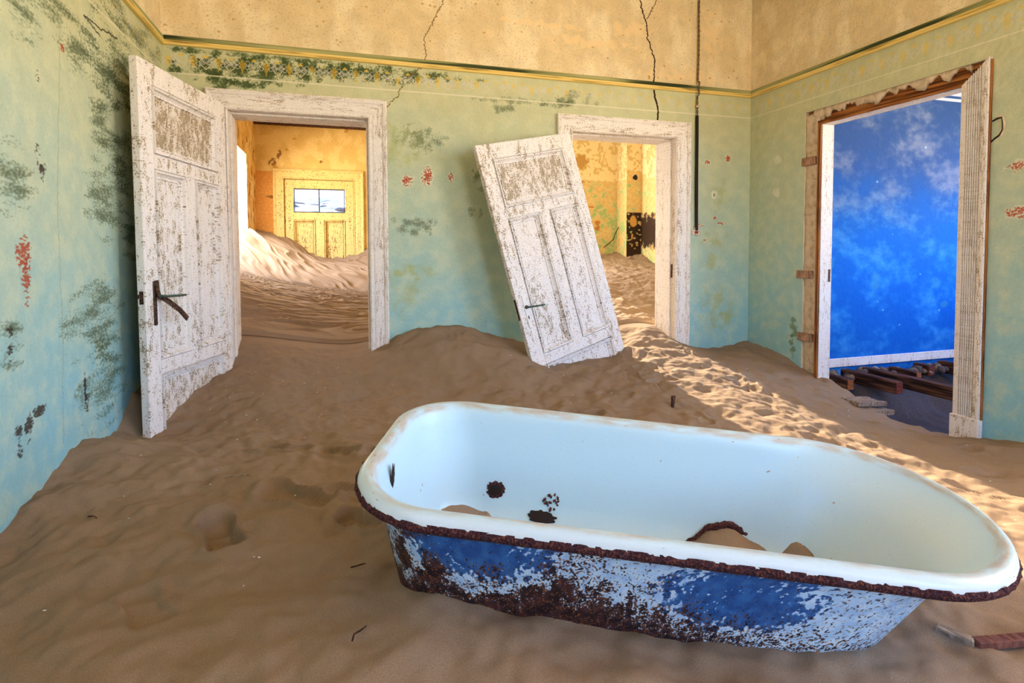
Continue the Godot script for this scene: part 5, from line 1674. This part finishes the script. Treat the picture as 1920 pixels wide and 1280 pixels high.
	fl.instance_count = 150
	for i in 150:
		var x := rng.randf_range(-1.0, 3.4)
		var z := rng.randf_range(-4.1, -1.0)
		if i < 40:
			x = rng.randf_range(-0.75, 0.1)
			z = rng.randf_range(-4.15, -3.2)
		var p := tub.affine_inverse() * Vector3(x, 0.5, z)
		if absf(p.z) < 0.42 and absf(p.x) < 0.92: x = rng.randf_range(-0.9, -0.2)
		var t := Transform3D(Basis.from_euler(Vector3(rng.randf() * 6, rng.randf() * 6, 0)).scaled(Vector3(rng.randf_range(0.002, 0.006), 0.002, 0.0025)), Vector3(x, sand_at(x, z) + 0.002, z))
		fl.set_instance_transform(i, t)
	var mi := MultiMeshInstance3D.new()
	mi.name = "paint_flakes"
	mi.multimesh = fl
	mi.material_override = plain(Color8(226, 224, 222), 0.8)
	add_child(mi)
	tag(mi, "tiny white flakes of paint strewn over the brown sand", "flakes", "", "stuff")
	var tw := [[-0.32, -1.05, 0.4, 0.07], [-0.25, -1.02, 1.2, 0.05], [0.02, -1.33, 2.2, 0.06], [0.0, -1.18, 0.9, 0.05], [0.03, -1.72, 0.3, 0.05], [-0.9, -2.35, 0.8, 0.05], [0.95, -3.05, 1.9, 0.09], [1.62, -1.22, 0.6, 0.05], [-0.45, -2.55, 0.2, 0.1]]
	var tl := ["dark dry twig on the sand at the bottom edge, leftmost", "short dry twig beside the leftmost bottom twig", "dark dry twig lying left of the bathtub's foot", "short dark twig below the bathtub's left end", "small dark twig in the shadow left of the bathtub", "small curved twig on the sand near the left wall", "pale straw lying on the sand behind the bathtub", "short pale straw beside the bathtub's sloping foot", "long thin straw on the sand in front of the open door"]
	for i in tw.size():
		var t: Array = tw[i]
		var y := sand_at(t[0], t[1]) + 0.004
		var dv: Vector3 = Vector3(cos(t[2]), 0, sin(t[2])) * t[3]
		m = MB.new()
		m.tube([dv * -0.5 + Vector3(0, -0.006, 0), dv * -0.1 + Vector3(0, 0.003, 0.006), dv * 0.3 + Vector3(0, 0.004, -0.004), dv * 0.55 + Vector3(0.004, 0.0, 0)], 0.0022, 5)
		var tg := part("dry_twig", m.mesh(), M.greywood if i >= 6 else M.timber, self, Transform3D(Basis(), Vector3(t[0], y + 0.006, t[1])))
		tag(tg, tl[i], "twig", "dry twigs on the sand")

func _splinter(len: float, th: float, wid: float, sd: int) -> ArrayMesh:
	var r := RandomNumberGenerator.new()
	r.seed = sd
	var pr := []
	for i in 7: pr.append(Vector2(len * 0.5 + r.randf_range(-0.03, 0.02), -wid / 2 + wid * i / 6.0))
	pr.append(Vector2(-len * 0.5, wid / 2)); pr.append(Vector2(-len * 0.5, -wid / 2))
	var m := MB.new()
	m.extrude(pr, -th / 2, th / 2)
	return m.mesh()

func _bar(a: Vector3, b: Vector3, w: float, h: float) -> ArrayMesh:
	var d := (b - a).normalized()
	var s := d.cross(Vector3.UP).normalized()
	var m := MB.new()
	m.T = Transform3D(Basis(d, s.cross(d), s), (a + b) / 2)
	m.box(Vector3.ZERO, Vector3((b - a).length(), h, w), 0.003)
	return m.mesh()

# ---------------------------------------------------------------- outside, behind the house
func _outside() -> void:
	var f := FastNoiseLite.new()
	f.seed = 40
	f.frequency = 0.16
	var nx := 120
	var nz := 120
	var h := PackedFloat32Array()
	h.resize(nx * nz)
	for j in nz:
		var z := lerpf(-90.0, -8.5, (j + 0.5) / nz)
		for i in nx:
			var x := lerpf(-45.0, 45.0, (i + 0.5) / nx)
			h[j * nx + i] = 1.0 + maxf(0.0, -8.9 - z) * 0.145 + f.get_noise_2d(x, z) * 0.5 * sstep(-9.0, -16.0, z)
	var am := ArrayMesh.new()
	_field_mesh(h, -45.0, -90.0, 90.0, 81.5, nx, nz, am)
	var g := part("desert_ground", am, M.desert, self)
	tag(g, "bleached desert slope seen through the panes of the hall door", "desert", "", "stuff")
	var st := _stone(620)
	var rm := plain(Color8(46, 42, 46), 0.9)
	for i in 26:
		var z := rng.randf_range(-26.0, -11.0)
		var x := rng.randf_range(-0.105, 0.03) * -z
		var sc := rng.randf_range(0.05, 0.16) * (-z / 14.0)
		var y := 1.0 + (-8.9 - z) * 0.145 + f.get_noise_2d(x, z) * 0.5 * sstep(-9.0, -16.0, z)
		var b := part("boulder", st, rm, self, Transform3D(Basis.from_euler(Vector3(0, rng.randf() * 6, 0)).scaled(Vector3(sc * 1.8, sc * 0.7, sc)), Vector3(x, y, z)))
		tag(b, "dark boulder on the bleached desert slope beyond the hall door", "boulder", "boulders on the desert slope")
	# unseen boards added to keep the sun off the hall door's panes
	var e := thing("added_sun_blocker", "added timber sun blocker, out of view above the outer door of the hall", "sun_blocker", Transform3D(Basis(), Vector3(-0.3, 0, -9.1)))
	part("blocker_top", box_mesh(Vector3(0, 2.95, 0.2), Vector3(2.6, 0.06, 1.6), 0.005), M.timber, e)
	part("blocker_front", box_mesh(Vector3(0, 2.62, -0.58), Vector3(2.6, 0.66, 0.04), 0.005), M.timber, e)
	# area light added at the hall's left opening, standing in for daylight
	var a := AreaLight3D.new()
	a.name = "hall_fill_light"
	a.area_size = Vector2(1.3, 1.1)
	a.light_energy = 13.0
	a.light_color = Color(1.0, 0.95, 0.84)
	a.shadow_enabled = true
	a.position = Vector3(-1.46, 1.95, -6.85)
	a.basis = Basis.looking_at(Vector3(1.0, -1.2, -0.1).normalized(), Vector3.UP)
	add_child(a)
	# area light added at the stove room's window opening to brighten that room
	var b2 := AreaLight3D.new()
	b2.name = "stove_fill_light"
	b2.area_size = Vector2(1.3, 1.4)
	b2.light_energy = 30.0
	b2.light_color = Color(1.0, 0.96, 0.87)
	b2.shadow_enabled = true
	b2.position = Vector3(2.3, 2.1, -8.52)
	b2.basis = Basis.looking_at(Vector3(0.4, -0.8, 1.0).normalized(), Vector3.UP)
	add_child(b2)
